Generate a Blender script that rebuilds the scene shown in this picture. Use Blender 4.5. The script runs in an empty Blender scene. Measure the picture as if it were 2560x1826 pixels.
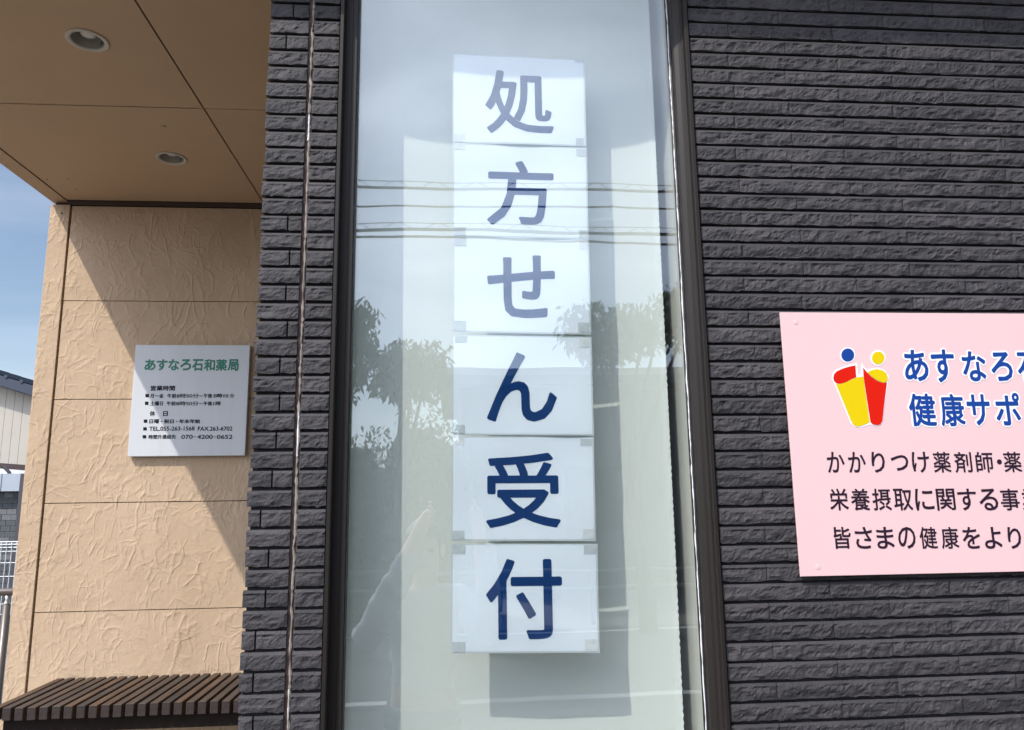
import bpy, bmesh, math, random
import numpy as np
from mathutils import Vector, Matrix
rng = random.Random(7)
nr = np.random.default_rng(11)
sc = bpy.context.scene
# ------------------------------------------------------------------ camera
FPX = 1888.0                       # focal length in pixels of the 2560 px wide photograph
PITCH, YAW, ROLL = 0.1759, -0.0803, -0.0141
CAM = np.array([0.0, -1.54, 1.51])
_c, _s = math.cos(YAW), math.sin(YAW)
_r = np.array([_c, _s, 0.0]); _f0 = np.array([-_s, _c, 0.0])
FW = _f0 * math.cos(PITCH) + np.array([0, 0, 1.0]) * math.sin(PITCH)
_u = np.cross(_r, FW)
RT = _r * math.cos(ROLL) + _u * math.sin(ROLL)
UP = _u * math.cos(ROLL) - _r * math.sin(ROLL)
cd = bpy.data.cameras.new('camera'); cam = bpy.data.objects.new('camera', cd)
sc.collection.objects.link(cam); sc.camera = cam
cd.sensor_width = 36; cd.lens = 36 * FPX / 2560; cd.clip_start = 0.02; cd.clip_end = 2000
M = Matrix(((RT[0], UP[0], -FW[0], CAM[0]), (RT[1], UP[1], -FW[1], CAM[1]), (RT[2], UP[2], -FW[2], CAM[2]), (0, 0, 0, 1)))
cam.matrix_world = M
# ------------------------------------------------------------------ light
SUN = Vector((0.86, 1.0, -1.55)).normalized()      # the way sunlight travels
sl = bpy.data.lights.new('sun', 'SUN'); sl.energy = 3.5; sl.angle = math.radians(0.55); sl.color = (1.0, 0.95, 0.87)
so = bpy.data.objects.new('sun', sl); sc.collection.objects.link(so)
so.rotation_euler = SUN.to_track_quat('-Z', 'Y').to_euler(); so.location = (-5, -6, 9)
w = bpy.data.worlds.new('World'); sc.world = w; w.use_nodes = True
nt = w.node_tree; N = nt.nodes; Lk = nt.links; N.clear()
out = N.new('ShaderNodeOutputWorld'); bg = N.new('ShaderNodeBackground'); sky = N.new('ShaderNodeTexSky')
sky.sky_type = 'NISHITA'; sky.sun_disc = False
sky.sun_elevation = math.asin(-SUN.z)
sky.sun_rotation = math.atan2(-SUN.x, -SUN.y) % (2 * math.pi)
sky.air_density = 1.15; sky.dust_density = 1.0; sky.ozone_density = 2.6
tc = N.new('ShaderNodeTexCoord'); mp = N.new('ShaderNodeMapping'); mp.inputs['Scale'].default_value = (1.1, 1.1, 3.6)
mp.inputs['Location'].default_value = (1.2, 6.1, 0.2)
cn = N.new('ShaderNodeTexNoise'); cn.inputs['Scale'].default_value = 1.9; cn.inputs['Detail'].default_value = 8; cn.inputs['Roughness'].default_value = 0.56
cn.inputs['Distortion'].default_value = 0.5
cr = N.new('ShaderNodeValToRGB'); cr.color_ramp.elements[0].position = 0.42; cr.color_ramp.elements[1].position = 0.72
mx = N.new('ShaderNodeMix'); mx.data_type = 'RGBA'
hs = N.new('ShaderNodeMix'); hs.data_type = 'RGBA'; hs.blend_type = 'MIX'
bw = N.new('ShaderNodeRGBToBW'); mul = N.new('ShaderNodeVectorMath'); mul.operation = 'SCALE'; mul.inputs[0].default_value = (0.92, 0.985, 1.16)
mm = N.new('ShaderNodeMath'); mm.operation = 'MULTIPLY_ADD'; mm.inputs[1].default_value = 1.1; mm.inputs[2].default_value = 3.5
Lk.new(tc.outputs['Generated'], mp.inputs['Vector']); Lk.new(mp.outputs[0], cn.inputs['Vector']); Lk.new(cn.outputs[0], cr.inputs[0])
Lk.new(sky.outputs[0], bw.inputs[0]); Lk.new(bw.outputs[0], mm.inputs[0]); 
dp = N.new('ShaderNodeVectorMath'); dp.operation = 'DOT_PRODUCT'; dp.inputs[1].default_value = tuple(-SUN); Lk.new(tc.outputs['Generated'], dp.inputs[0])
mxx = N.new('ShaderNodeMath'); mxx.operation = 'MAXIMUM'; mxx.inputs[1].default_value = 0; Lk.new(dp.outputs['Value'], mxx.inputs[0])
pw = N.new('ShaderNodeMath'); pw.operation = 'POWER'; pw.inputs[1].default_value = 2.0; Lk.new(mxx.outputs[0], pw.inputs[0])
ph = N.new('ShaderNodeMath'); ph.operation = 'MULTIPLY_ADD'; ph.inputs[1].default_value = 1.75; ph.inputs[2].default_value = 1.0; Lk.new(pw.outputs[0], ph.inputs[0])
m2_ = N.new('ShaderNodeMath'); m2_.operation = 'MULTIPLY'; Lk.new(mm.outputs[0], m2_.inputs[0]); Lk.new(ph.outputs[0], m2_.inputs[1]); Lk.new(m2_.outputs[0], mul.inputs['Scale'])
c0_ = N.new('ShaderNodeMath'); c0_.operation = 'MULTIPLY_ADD'; c0_.inputs[1].default_value = 0.62; c0_.inputs[2].default_value = .10; Lk.new(pw.outputs[0], c0_.inputs[0])
cs = N.new('ShaderNodeMath'); cs.operation = 'MULTIPLY_ADD'; cs.use_clamp = True; cs.inputs[1].default_value = 0.34; Lk.new(c0_.outputs[0], cs.inputs[2])
Lk.new(cr.outputs[0], cs.inputs[0])
Lk.new(cs.outputs[0], mx.inputs['Factor']); Lk.new(sky.outputs[0], mx.inputs['A']); Lk.new(mul.outputs[0], mx.inputs['B'])
Lk.new(mx.outputs['Result'], bg.inputs[0]); bg.inputs[1].default_value = 0.125
Lk.new(bg.outputs[0], out.inputs[0])
sc.view_settings.view_transform = 'Standard'; sc.view_settings.look = 'None'
sc.view_settings.exposure = 0.17; sc.view_settings.gamma = 1; sc.view_settings.use_curve_mapping = False
sc.render.engine = 'CYCLES'
sc.cycles.max_bounces = 10; sc.cycles.diffuse_bounces = 5; sc.cycles.glossy_bounces = 4; sc.cycles.transparent_max_bounces = 16
sc.cycles.use_denoising = True; sc.cycles.sample_clamp_indirect = 6
# ------------------------------------------------------------------ helpers
def ray(px, py): return FW + RT * (px - 1280) / FPX - UP * (py - 913) / FPX
def aty(px, py, y):
    d = ray(px, py); return CAM + d * (y - CAM[1]) / d[1]
def atz(px, py, z):
    d = ray(px, py); return CAM + d * (z - CAM[2]) / d[2]
COL = sc.collection
def link(o, parent=None):
    COL.objects.link(o)
    if parent is not None: o.parent = parent
    return o
def tag(o, label=None, cat=None, group=None, kind=None):
    if label: o['label'] = label
    if cat: o['category'] = cat
    if group: o['group'] = group
    if kind: o['kind'] = kind
    return o
def empty(name, loc=(0, 0, 0), **k):
    o = bpy.data.objects.new(name, None); o.location = loc; o.empty_display_size = .1
    COL.objects.link(o); return tag(o, **k)
def mesh(name, V, F, mat, parent=None, smooth=False, world=True):
    me = bpy.data.meshes.new(name); me.from_pydata([tuple(map(float, v)) for v in V], [], F); me.update()
    if smooth: me.polygons.foreach_set('use_smooth', [True] * len(me.polygons))
    me.materials.append(mat); o = bpy.data.objects.new(name, me)
    link(o, parent)
    if parent is not None and world: o.matrix_parent_inverse = Matrix.Translation(parent.location).inverted() if parent.parent is None and parent.type == 'EMPTY' else Matrix()
    return o
def box_vf(x0, x1, y0, y1, z0, z1):
    V = [(x0, y0, z0), (x1, y0, z0), (x1, y1, z0), (x0, y1, z0), (x0, y0, z1), (x1, y0, z1), (x1, y1, z1), (x0, y1, z1)]
    F = [(0, 3, 2, 1), (4, 5, 6, 7), (0, 1, 5, 4), (1, 2, 6, 5), (2, 3, 7, 6), (3, 0, 4, 7)]
    return V, F
def box(name, x0, x1, y0, y1, z0, z1, mat, parent=None, bevel=0.0):
    V, F = box_vf(x0, x1, y0, y1, z0, z1)
    if bevel:
        bm = bmesh.new(); vs = [bm.verts.new(v) for v in V]
        for f in F: bm.faces.new([vs[i] for i in f])
        bmesh.ops.bevel(bm, geom=bm.edges[:], offset=bevel, segments=2, affect='EDGES', profile=.6)
        me = bpy.data.meshes.new(name); bm.to_mesh(me); bm.free(); me.materials.append(mat)
        o = bpy.data.objects.new(name, me); link(o, parent)
        if parent is not None and parent.type == 'EMPTY' and parent.parent is None: o.matrix_parent_inverse = Matrix.Translation(parent.location).inverted()
        return o
    return mesh(name, V, F, mat, parent)
class MB:
    def __init__(s): s.V = []; s.F = []
    def add(s, V, F):
        b = len(s.V); s.V += [tuple(v) for v in V]; s.F += [tuple(i + b for i in f) for f in F]
    def box(s, *a): s.add(*box_vf(*a))
    def tube(s, pts, r, n=8, cap=True):
        pts = [Vector(p) for p in pts]; rs = r if isinstance(r, (list, tuple)) else [r] * len(pts)
        V = []; F = []
        a = None
        for i, p in enumerate(pts):
            d = (pts[min(i + 1, len(pts) - 1)] - pts[max(i - 1, 0)]).normalized()
            if a is None: a = d.orthogonal().normalized()
            else: a = (a - d * a.dot(d)).normalized()
            b = d.cross(a)
            for k in range(n):
                t = 2 * math.pi * k / n; V.append(p + (a * math.cos(t) + b * math.sin(t)) * rs[i])
        for i in range(len(pts) - 1):
            for k in range(n):
                F.append((i * n + k, i * n + (k + 1) % n, (i + 1) * n + (k + 1) % n, (i + 1) * n + k))
        if cap: F.append(tuple(range(n))[::-1]); F.append(tuple((len(pts) - 1) * n + k for k in range(n)))
        s.add(V, F)
    def build(s, name, mat, parent=None, smooth=False): return mesh(name, s.V, s.F, mat, parent, smooth)
# ---- materials
def mat(name, col, rough=.6, metal=0, spec=.5, var=0, vscale=8, bump=0, bscale=60, bdetail=6, coat=0, stretch=None):
    m = bpy.data.materials.new(name); m.use_nodes = True; t = m.node_tree; b = t.nodes['Principled BSDF']
    b.inputs['Base Color'].default_value = (*col, 1); b.inputs['Roughness'].default_value = rough; b.inputs['Metallic'].default_value = metal
    b.inputs['Specular IOR Level'].default_value = spec; b.inputs['Coat Weight'].default_value = coat
    tc = t.nodes.new('ShaderNodeTexCoord'); src = tc.outputs['Object']
    if stretch:
        mp = t.nodes.new('ShaderNodeMapping'); mp.inputs['Scale'].default_value = stretch; t.links.new(src, mp.inputs[0]); src = mp.outputs[0]
    if var:
        n = t.nodes.new('ShaderNodeTexNoise'); n.inputs['Scale'].default_value = vscale; n.inputs['Detail'].default_value = 7; n.inputs['Roughness'].default_value = .62
        r = t.nodes.new('ShaderNodeValToRGB'); r.color_ramp.elements[0].position = .3; r.color_ramp.elements[1].position = .7
        r.color_ramp.elements[0].color = (*[c * (1 - var) for c in col], 1); r.color_ramp.elements[1].color = (*[min(1, c * (1 + var)) for c in col], 1)
        t.links.new(src, n.inputs['Vector']); t.links.new(n.outputs[0], r.inputs[0]); t.links.new(r.outputs[0], b.inputs['Base Color'])
    if bump:
        n = t.nodes.new('ShaderNodeTexNoise'); n.inputs['Scale'].default_value = bscale; n.inputs['Detail'].default_value = bdetail; n.inputs['Roughness'].default_value = .65
        bp = t.nodes.new('ShaderNodeBump'); bp.inputs['Distance'].default_value = bump
        t.links.new(src, n.inputs['Vector']); t.links.new(n.outputs[0], bp.inputs['Height']); t.links.new(bp.outputs[0], b.inputs['Normal'])
    return m
def ND(t, k, **kw):
    n = t.nodes.new(k)
    for a, v in kw.items(): setattr(n, a, v)
    return n
def math_node(t, op, a, b=None, c=None):
    n = t.nodes.new('ShaderNodeMath'); n.operation = op
    for i, v in enumerate((a, b, c)):
        if v is None: continue
        if isinstance(v, (int, float)): n.inputs[i].default_value = v
        else: t.links.new(v, n.inputs[i])
    return n.outputs[0]
# split faced stone
def stone_mat():
    m = bpy.data.materials.new('split_stone'); m.use_nodes = True; t = m.node_tree; b = t.nodes['Principled BSDF']; L = t.links
    tc = ND(t, 'ShaderNodeTexCoord'); oi = ND(t, 'ShaderNodeObjectInfo')
    n1 = ND(t, 'ShaderNodeTexNoise'); n1.inputs['Scale'].default_value = 14; n1.inputs['Detail'].default_value = 6; L.new(tc.outputs['Object'], n1.inputs[0])
    n2 = ND(t, 'ShaderNodeTexNoise'); n2.inputs['Scale'].default_value = 420; n2.inputs['Detail'].default_value = 3; n2.inputs['Roughness'].default_value = .7; L.new(tc.outputs['Object'], n2.inputs[0])
    n3 = ND(t, 'ShaderNodeTexNoise'); n3.inputs['Scale'].default_value = 150; n3.inputs['Detail'].default_value = 6; n3.inputs['Roughness'].default_value = .7; L.new(tc.outputs['Object'], n3.inputs[0])
    r = ND(t, 'ShaderNodeValToRGB'); r.color_ramp.elements[0].position = .32; r.color_ramp.elements[1].position = .7
    r.color_ramp.elements[0].color = (.033, .030, .033, 1); r.color_ramp.elements[1].color = (.060, .053, .056, 1)
    L.new(n1.outputs[0], r.inputs[0])
    sp = ND(t, 'ShaderNodeMapRange'); sp.inputs[1].default_value = .66; sp.inputs[2].default_value = .78; L.new(n2.outputs[0], sp.inputs[0])
    mx = ND(t, 'ShaderNodeMix', data_type='RGBA'); mx.inputs['B'].default_value = (.20, .18, .19, 1)
    L.new(math_node(t, 'MULTIPLY', sp.outputs[0], .75), mx.inputs['Factor']); L.new(r.outputs[0], mx.inputs['A'])
    hv = ND(t, 'ShaderNodeHueSaturation'); L.new(mx.outputs['Result'], hv.inputs['Color'])
    L.new(math_node(t, 'MULTIPLY_ADD', oi.outputs['Random'], .46, .77), hv.inputs['Value'])
    L.new(hv.outputs[0], b.inputs['Base Color']); b.inputs['Roughness'].default_value = .6; b.inputs['Specular IOR Level'].default_value = .42
    bp = ND(t, 'ShaderNodeBump'); bp.inputs['Distance'].default_value = .0030; L.new(n3.outputs[0], bp.inputs['Height'])
    bp2 = ND(t, 'ShaderNodeBump'); bp2.inputs['Distance'].default_value = .0010; L.new(n2.outputs[0], bp2.inputs['Height']); L.new(bp.outputs[0], bp2.inputs['Normal'])
    L.new(bp2.outputs[0], b.inputs['Normal']); return m
# trowelled render: overlapping one-sided trowel flaps
def plaster_mat():
    m = bpy.data.materials.new('trowelled_render'); m.use_nodes = True; t = m.node_tree; b = t.nodes['Principled BSDF']; L = t.links
    tc = ND(t, 'ShaderNodeTexCoord')
    def layer(scale, warp, stretch, wscale=5.):
        nz = ND(t, 'ShaderNodeTexNoise'); nz.inputs['Scale'].default_value = wscale; nz.inputs['Detail'].default_value = 4
        L.new(tc.outputs['Object'], nz.inputs[0])
        s = ND(t, 'ShaderNodeVectorMath', operation='SUBTRACT'); L.new(nz.outputs['Color'], s.inputs[0]); s.inputs[1].default_value = (.5, .5, .5)
        s2 = ND(t, 'ShaderNodeVectorMath', operation='SCALE'); L.new(s.outputs[0], s2.inputs[0]); s2.inputs['Scale'].default_value = warp
        ad = ND(t, 'ShaderNodeVectorMath', operation='ADD'); L.new(tc.outputs['Object'], ad.inputs[0]); L.new(s2.outputs[0], ad.inputs[1])
        mp = ND(t, 'ShaderNodeMapping'); mp.inputs['Scale'].default_value = (stretch[0], 0.001, stretch[1]); mp.inputs['Rotation'].default_value = (0, stretch[2], 0); L.new(ad.outputs[0], mp.inputs[0])
        v = ND(t, 'ShaderNodeTexVoronoi'); v.inputs['Scale'].default_value = scale; L.new(mp.outputs[0], v.inputs['Vector'])
        c = ND(t, 'ShaderNodeVectorMath', operation='SUBTRACT'); L.new(v.outputs['Color'], c.inputs[0]); c.inputs[1].default_value = (.5, .5, .5)
        d = ND(t, 'ShaderNodeVectorMath', operation='SUBTRACT'); L.new(mp.outputs[0], d.inputs[0]); L.new(v.outputs['Position'], d.inputs[1])
        dt = ND(t, 'ShaderNodeVectorMath', operation='DOT_PRODUCT'); L.new(c.outputs[0], dt.inputs[0]); L.new(d.outputs[0], dt.inputs[1])
        cl = math_node(t, 'MAXIMUM', math_node(t, 'MULTIPLY', dt.outputs['Value'], scale), -0.02)
        return cl
    def ridge(scale3, rot, warp, wscale, width, off, thr):
        nz = ND(t, 'ShaderNodeTexNoise'); nz.inputs['Scale'].default_value = wscale; nz.inputs['Detail'].default_value = 3
        L.new(tc.outputs['Object'], nz.inputs[0])
        s = ND(t, 'ShaderNodeVectorMath', operation='SUBTRACT'); L.new(nz.outputs['Color'], s.inputs[0]); s.inputs[1].default_value = (.5, .5, .5)
        s2 = ND(t, 'ShaderNodeVectorMath', operation='SCALE'); L.new(s.outputs[0], s2.inputs[0]); s2.inputs['Scale'].default_value = warp
        ad = ND(t, 'ShaderNodeVectorMath', operation='ADD'); L.new(tc.outputs['Object'], ad.inputs[0]); L.new(s2.outputs[0], ad.inputs[1])
        mp = ND(t, 'ShaderNodeMapping'); mp.inputs['Scale'].default_value = scale3; mp.inputs['Rotation'].default_value = (0, rot, 0); mp.inputs['Location'].default_value = (off, 0, off * 2); L.new(ad.outputs[0], mp.inputs[0])
        v = ND(t, 'ShaderNodeTexVoronoi', feature='DISTANCE_TO_EDGE'); v.inputs['Scale'].default_value = 1; L.new(mp.outputs[0], v.inputs['Vector'])
        r1 = ND(t, 'ShaderNodeMapRange', interpolation_type='SMOOTHSTEP'); r1.inputs[1].default_value = 0; r1.inputs[2].default_value = width; r1.inputs[3].default_value = 1; r1.inputs[4].default_value = 0; L.new(v.outputs['Distance'], r1.inputs[0])
        n2 = ND(t, 'ShaderNodeTexNoise'); n2.inputs['Scale'].default_value = 9; n2.inputs['Detail'].default_value = 3
        a2 = ND(t, 'ShaderNodeVectorMath', operation='ADD'); a2.inputs[1].default_value = (off * 7, off, off * 5); L.new(tc.outputs['Object'], a2.inputs[0]); L.new(a2.outputs[0], n2.inputs[0])
        r2 = ND(t, 'ShaderNodeMapRange', interpolation_type='SMOOTHSTEP'); r2.inputs[1].default_value = thr; r2.inputs[2].default_value = thr + .09; L.new(n2.outputs[0], r2.inputs[0])
        return math_node(t, 'MULTIPLY', r1.outputs[0], r2.outputs[0])
    h1 = layer(1.0, .20, (8.5, 6.0, .6)); h2 = layer(1.0, .16, (13., 9., -.5), 7.)
    fac = math_node(t, 'ADD', h1, math_node(t, 'MULTIPLY', h2, .6))
    g1 = ridge((13., .001, 5.), .75, .22, 3.2, .10, 0.0, .48); g2 = ridge((22., .001, 9.), .45, .20, 4.6, .12, 3.1, .45); g3 = ridge((9., .001, 14.), -.3, .22, 3.6, .11, 7.7, .50)
    rid = math_node(t, 'ADD', g1, math_node(t, 'ADD', math_node(t, 'MULTIPLY', g2, .7), math_node(t, 'MULTIPLY', g3, .7)))
    h = math_node(t, 'ADD', math_node(t, 'MULTIPLY', fac, .0075), math_node(t, 'MULTIPLY', rid, .0017))
    b1 = ND(t, 'ShaderNodeBump'); b1.inputs['Distance'].default_value = 1.0; b1.inputs['Strength'].default_value = .9; L.new(h, b1.inputs['Height'])
    nf = ND(t, 'ShaderNodeTexNoise'); nf.inputs['Scale'].default_value = 45; nf.inputs['Detail'].default_value = 8; nf.inputs['Roughness'].default_value = .6; L.new(tc.outputs['Object'], nf.inputs[0])
    b2 = ND(t, 'ShaderNodeBump'); b2.inputs['Distance'].default_value = .0022; L.new(nf.outputs[0], b2.inputs['Height']); L.new(b1.outputs[0], b2.inputs['Normal'])
    L.new(b2.outputs[0], b.inputs['Normal'])
    nv = ND(t, 'ShaderNodeTexNoise'); nv.inputs['Scale'].default_value = 3; nv.inputs['Detail'].default_value = 7; L.new(tc.outputs['Object'], nv.inputs[0])
    r = ND(t, 'ShaderNodeValToRGB'); r.color_ramp.elements[0].position = .3; r.color_ramp.elements[1].position = .72
    r.color_ramp.elements[0].color = (.490, .355, .235, 1); r.color_ramp.elements[1].color = (.555, .410, .280, 1); L.new(nv.outputs[0], r.inputs[0])
    L.new(r.outputs[0], b.inputs['Base Color']); b.inputs['Roughness'].default_value = .85; b.inputs['Specular IOR Level'].default_value = .25
    return m
def wood_mat():
    m = bpy.data.materials.new('weathered_wood'); m.use_nodes = True; t = m.node_tree; b = t.nodes['Principled BSDF']; L = t.links
    tc = ND(t, 'ShaderNodeTexCoord'); oi = ND(t, 'ShaderNodeObjectInfo')
    mp = ND(t, 'ShaderNodeMapping'); mp.inputs['Scale'].default_value = (60, 4, 60); L.new(tc.outputs['Object'], mp.inputs[0])
    cb = ND(t, 'ShaderNodeVectorMath', operation='SCALE'); 
    of = ND(t, 'ShaderNodeCombineXYZ'); L.new(math_node(t, 'MULTIPLY', oi.outputs['Random'], 90.), of.inputs[0]); L.new(math_node(t, 'MULTIPLY', oi.outputs['Random'], 37.), of.inputs[1])
    ad = ND(t, 'ShaderNodeVectorMath', operation='ADD'); L.new(mp.outputs[0], ad.inputs[0]); L.new(of.outputs[0], ad.inputs[1])
    n = ND(t, 'ShaderNodeTexNoise'); n.inputs['Scale'].default_value = 1; n.inputs['Detail'].default_value = 7; n.inputs['Roughness'].default_value = .65; L.new(ad.outputs[0], n.inputs[0])
    r = ND(t, 'ShaderNodeValToRGB'); r.color_ramp.elements[0].position = .3; r.color_ramp.elements[1].position = .75
    r.color_ramp.elements[0].color = (.024, .013, .009, 1); r.color_ramp.elements[1].color = (.100, .060, .036, 1); L.new(n.outputs[0], r.inputs[0])
    hv = ND(t, 'ShaderNodeHueSaturation'); L.new(r.outputs[0], hv.inputs['Color']); L.new(math_node(t, 'MULTIPLY_ADD', oi.outputs['Random'], .8, .6), hv.inputs['Value'])
    L.new(math_node(t, 'MULTIPLY_ADD', oi.outputs['Random'], .5, .6), hv.inputs['Saturation'])
    L.new(hv.outputs[0], b.inputs['Base Color']); b.inputs['Roughness'].default_value = .7
    bp = ND(t, 'ShaderNodeBump'); bp.inputs['Distance'].default_value = .0012; L.new(n.outputs[0], bp.inputs['Height']); L.new(bp.outputs[0], b.inputs['Normal']); return m
def glass_mat(name='window_glass', f0=.125, tint=(.955, .972, .966)):
    m = bpy.data.materials.new(name); m.use_nodes = True; t = m.node_tree; t.nodes.clear(); L = t.links
    o = ND(t, 'ShaderNodeOutputMaterial'); mx = ND(t, 'ShaderNodeMixShader'); tr = ND(t, 'ShaderNodeBsdfTransparent'); gl = ND(t, 'ShaderNodeBsdfGlossy')
    tr.inputs[0].default_value = (*tint, 1); gl.inputs['Roughness'].default_value = 0.0; gl.inputs[0].default_value = (.94, .98, 1, 1)
    lw = ND(t, 'ShaderNodeLayerWeight'); lw.inputs[0].default_value = .5
    f = math_node(t, 'ADD', math_node(t, 'MULTIPLY', math_node(t, 'POWER', lw.outputs['Facing'], 5.), .85), f0)
    tc = ND(t, 'ShaderNodeTexCoord'); nz = ND(t, 'ShaderNodeTexNoise'); nz.inputs['Scale'].default_value = 3.2; nz.inputs['Detail'].default_value = 1.5
    L.new(tc.outputs['Object'], nz.inputs[0]); bp = ND(t, 'ShaderNodeBump'); bp.inputs['Distance'].default_value = .0006; L.new(nz.outputs[0], bp.inputs['Height']); L.new(bp.outputs[0], gl.inputs['Normal'])
    L.new(f, mx.inputs[0]); L.new(tr.outputs[0], mx.inputs[1]); L.new(gl.outputs[0], mx.inputs[2]); L.new(mx.outputs[0], o.inputs[0]); return m
MST = stone_mat(); MPL = plaster_mat(); MWD = wood_mat(); MGL = glass_mat()
MGRV = mat('groove_dark', (.040, .036, .040), .9, var=.3, vscale=60, bump=.001, bscale=150)
MFR = mat('bronze_frame', (.017, .013, .011), .5, 0, .28, var=.06, vscale=20)
MGK = mat('black_gasket', (.012, .012, .013), .5)
MSEAL = mat('white_sealant', (.80, .79, .80), .6)
MCAULK = mat('old_caulk', (.24, .205, .18), .8, var=.5, vscale=40, bump=.001, bscale=120)
MCAULK2 = mat('pale_caulk', (.55, .52, .47), .8, var=.35, vscale=60, bump=.001, bscale=120)
MCBRN = mat('brown_primer', (.085, .055, .045), .8, var=.3, vscale=80)
MBL = mat('blind_fabric', (.74, .755, .71), .85, spec=.2, var=.03, vscale=300, bump=.0003, bscale=900)
MJAMB = mat('ivory_jamb', (.62, .60, .54), .6)
MPAPER = mat('white_paper', (.80, .84, .89), .5, spec=.4, var=.01, vscale=5, coat=.5)
MFILM = mat('laminate_edge', (.60, .64, .66), .25)
MNAVY = mat('navy_print', (.001, .034, .145), .6, spec=.1, coat=.35)
MTAPE = mat('grey_tape', (.52, .55, .56), .5, var=.12, vscale=70)
MTAPE2 = mat('pale_tape', (.68, .70, .70), .5, var=.12, vscale=90)
MCEIL = mat('soffit_board', (.52, .35, .21), .75, spec=.3, var=.04, vscale=2.5, bump=.0006, bscale=220)
MCEILG = mat('soffit_joint', (.10, .060, .040), .9)
MTRIMB = mat('brown_trim', (.06, .038, .028), .5)
MWHITE = mat('white_enamel', (.50, .44, .35), .35)
MREF = mat('reflector', (.50, .46, .40), .3, .4)
MLAMP = mat('lamp_glass', (.62, .60, .54), .2)
MPLQ = mat('brushed_panel', (.60, .615, .63), .35, .0, .6, var=.05, vscale=1.5, stretch=(9, 1, .4))
MPLE = mat('panel_edge', (.45, .43, .42), .5)
MGREEN = mat('green_print', (.025, .20, .125), .5, var=.15, vscale=9)
MBLK = mat('black_print', (.008, .008, .02), .6, spec=.15)
MPINK = mat('pink_board', (.745, .50, .50), .5, spec=.3, var=.012, vscale=3)
MWPR = mat('white_print', (.86, .85, .88), .5)
MBLUE = mat('blue_print', (.008, .050, .25), .6, spec=.12)
MRED = mat('red_print', (.62, .010, .002), .6, spec=.12)
MYEL = mat('yellow_print', (.68, .50, .002), .6, spec=.12)
MTXT = mat('dark_print', (.022, .010, .022), .6, spec=.15)
MFLOOR = mat('porch_tile', (.26, .235, .205), .7, var=.1, vscale=6)
MGRD = mat('gravel_ground', (.17, .165, .155), .9, var=.35, vscale=30, bump=.01, bscale=50)
MASPH = mat('asphalt', (.06, .06, .062), .9, var=.2, vscale=40, bump=.003, bscale=180)
MLINE = mat('road_paint', (.42, .42, .41), .6, var=.08, vscale=6)
MDKROOM = mat('room_plaster', (.25, .24, .22), .9)
# ------------------------------------------------------------------ ground
GZ = -0.25
gm = mesh('ground', [(-300, -300, GZ), (300, -300, GZ), (300, 300, GZ), (-300, 300, GZ)], [(0, 1, 2, 3)], MGRD); tag(gm, 'pale gravelly ground around the pharmacy', kind='structure')
rd = mesh('road', [(-150, -9.2, GZ + .004), (150, -9.2, GZ + .004), (150, -3.4, GZ + .004), (-150, -3.4, GZ + .004)], [(0, 1, 2, 3)], MASPH); tag(rd, 'asphalt road seen reflected in the window', kind='structure')
for i, y in enumerate((-8.9, -5.5)):
    o = mesh('road_marking', [(-150, y - .07, GZ + .008), (150, y - .07, GZ + .008), (150, y + .07, GZ + .008), (-150, y + .07, GZ + .008)], [(0, 1, 2, 3)], MLINE); tag(o, 'white line along the road', kind='structure')
o = box('kerb', -150, 150, -3.4, -3.25, GZ - .05, GZ + .12, mat('kerb_concrete', (.42, .41, .39), .85, var=.1)); tag(o, 'concrete kerb beside the road', kind='structure')
PZ = .385
o = box('porch_floor', -1.95, -.42, -.9, 1.94, GZ - .05, PZ, MFLOOR); tag(o, 'tiled porch floor under the bench', kind='structure')
# ------------------------------------------------------------------ rock faced bricks
TEX = np.zeros((512, 512))
def _vn(n):
    g = nr.random((n, n)); ix = np.arange(512) * n / 512; i0 = ix.astype(int) % n; i1 = (i0 + 1) % n; f = ix - ix.astype(int); f = f * f * (3 - 2 * f)
    a = g[np.ix_(i0, i0)] * np.outer(1 - f, 1 - f) + g[np.ix_(i0, i1)] * np.outer(1 - f, f) + g[np.ix_(i1, i0)] * np.outer(f, 1 - f) + g[np.ix_(i1, i1)] * np.outer(f, f)
    return a
for n, a in ((32, 1.0), (64, .75), (128, .5), (256, .32)):
    v = _vn(n); TEX += a * (1 - np.abs(2 * v - 1))       # sharp crests, 512 texels = 1 m
v = _vn(512); TEX += .30 * (1 - np.abs(2 * v - 1))
TEX = (TEX - TEX.mean()) / TEX.std()
def samp(u, v):
    x = (u * 512) % 512; y = (v * 512) % 512; i = x.astype(int) % 512; j = y.astype(int) % 512; fx = x - np.floor(x); fy = y - np.floor(y)
    i1 = (i + 1) % 512; j1 = (j + 1) % 512
    return TEX[j, i] * (1 - fx) * (1 - fy) + TEX[j, i1] * fx * (1 - fy) + TEX[j1, i] * (1 - fx) * fy + TEX[j1, i1] * fx * fy
BACK = .0095
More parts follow.
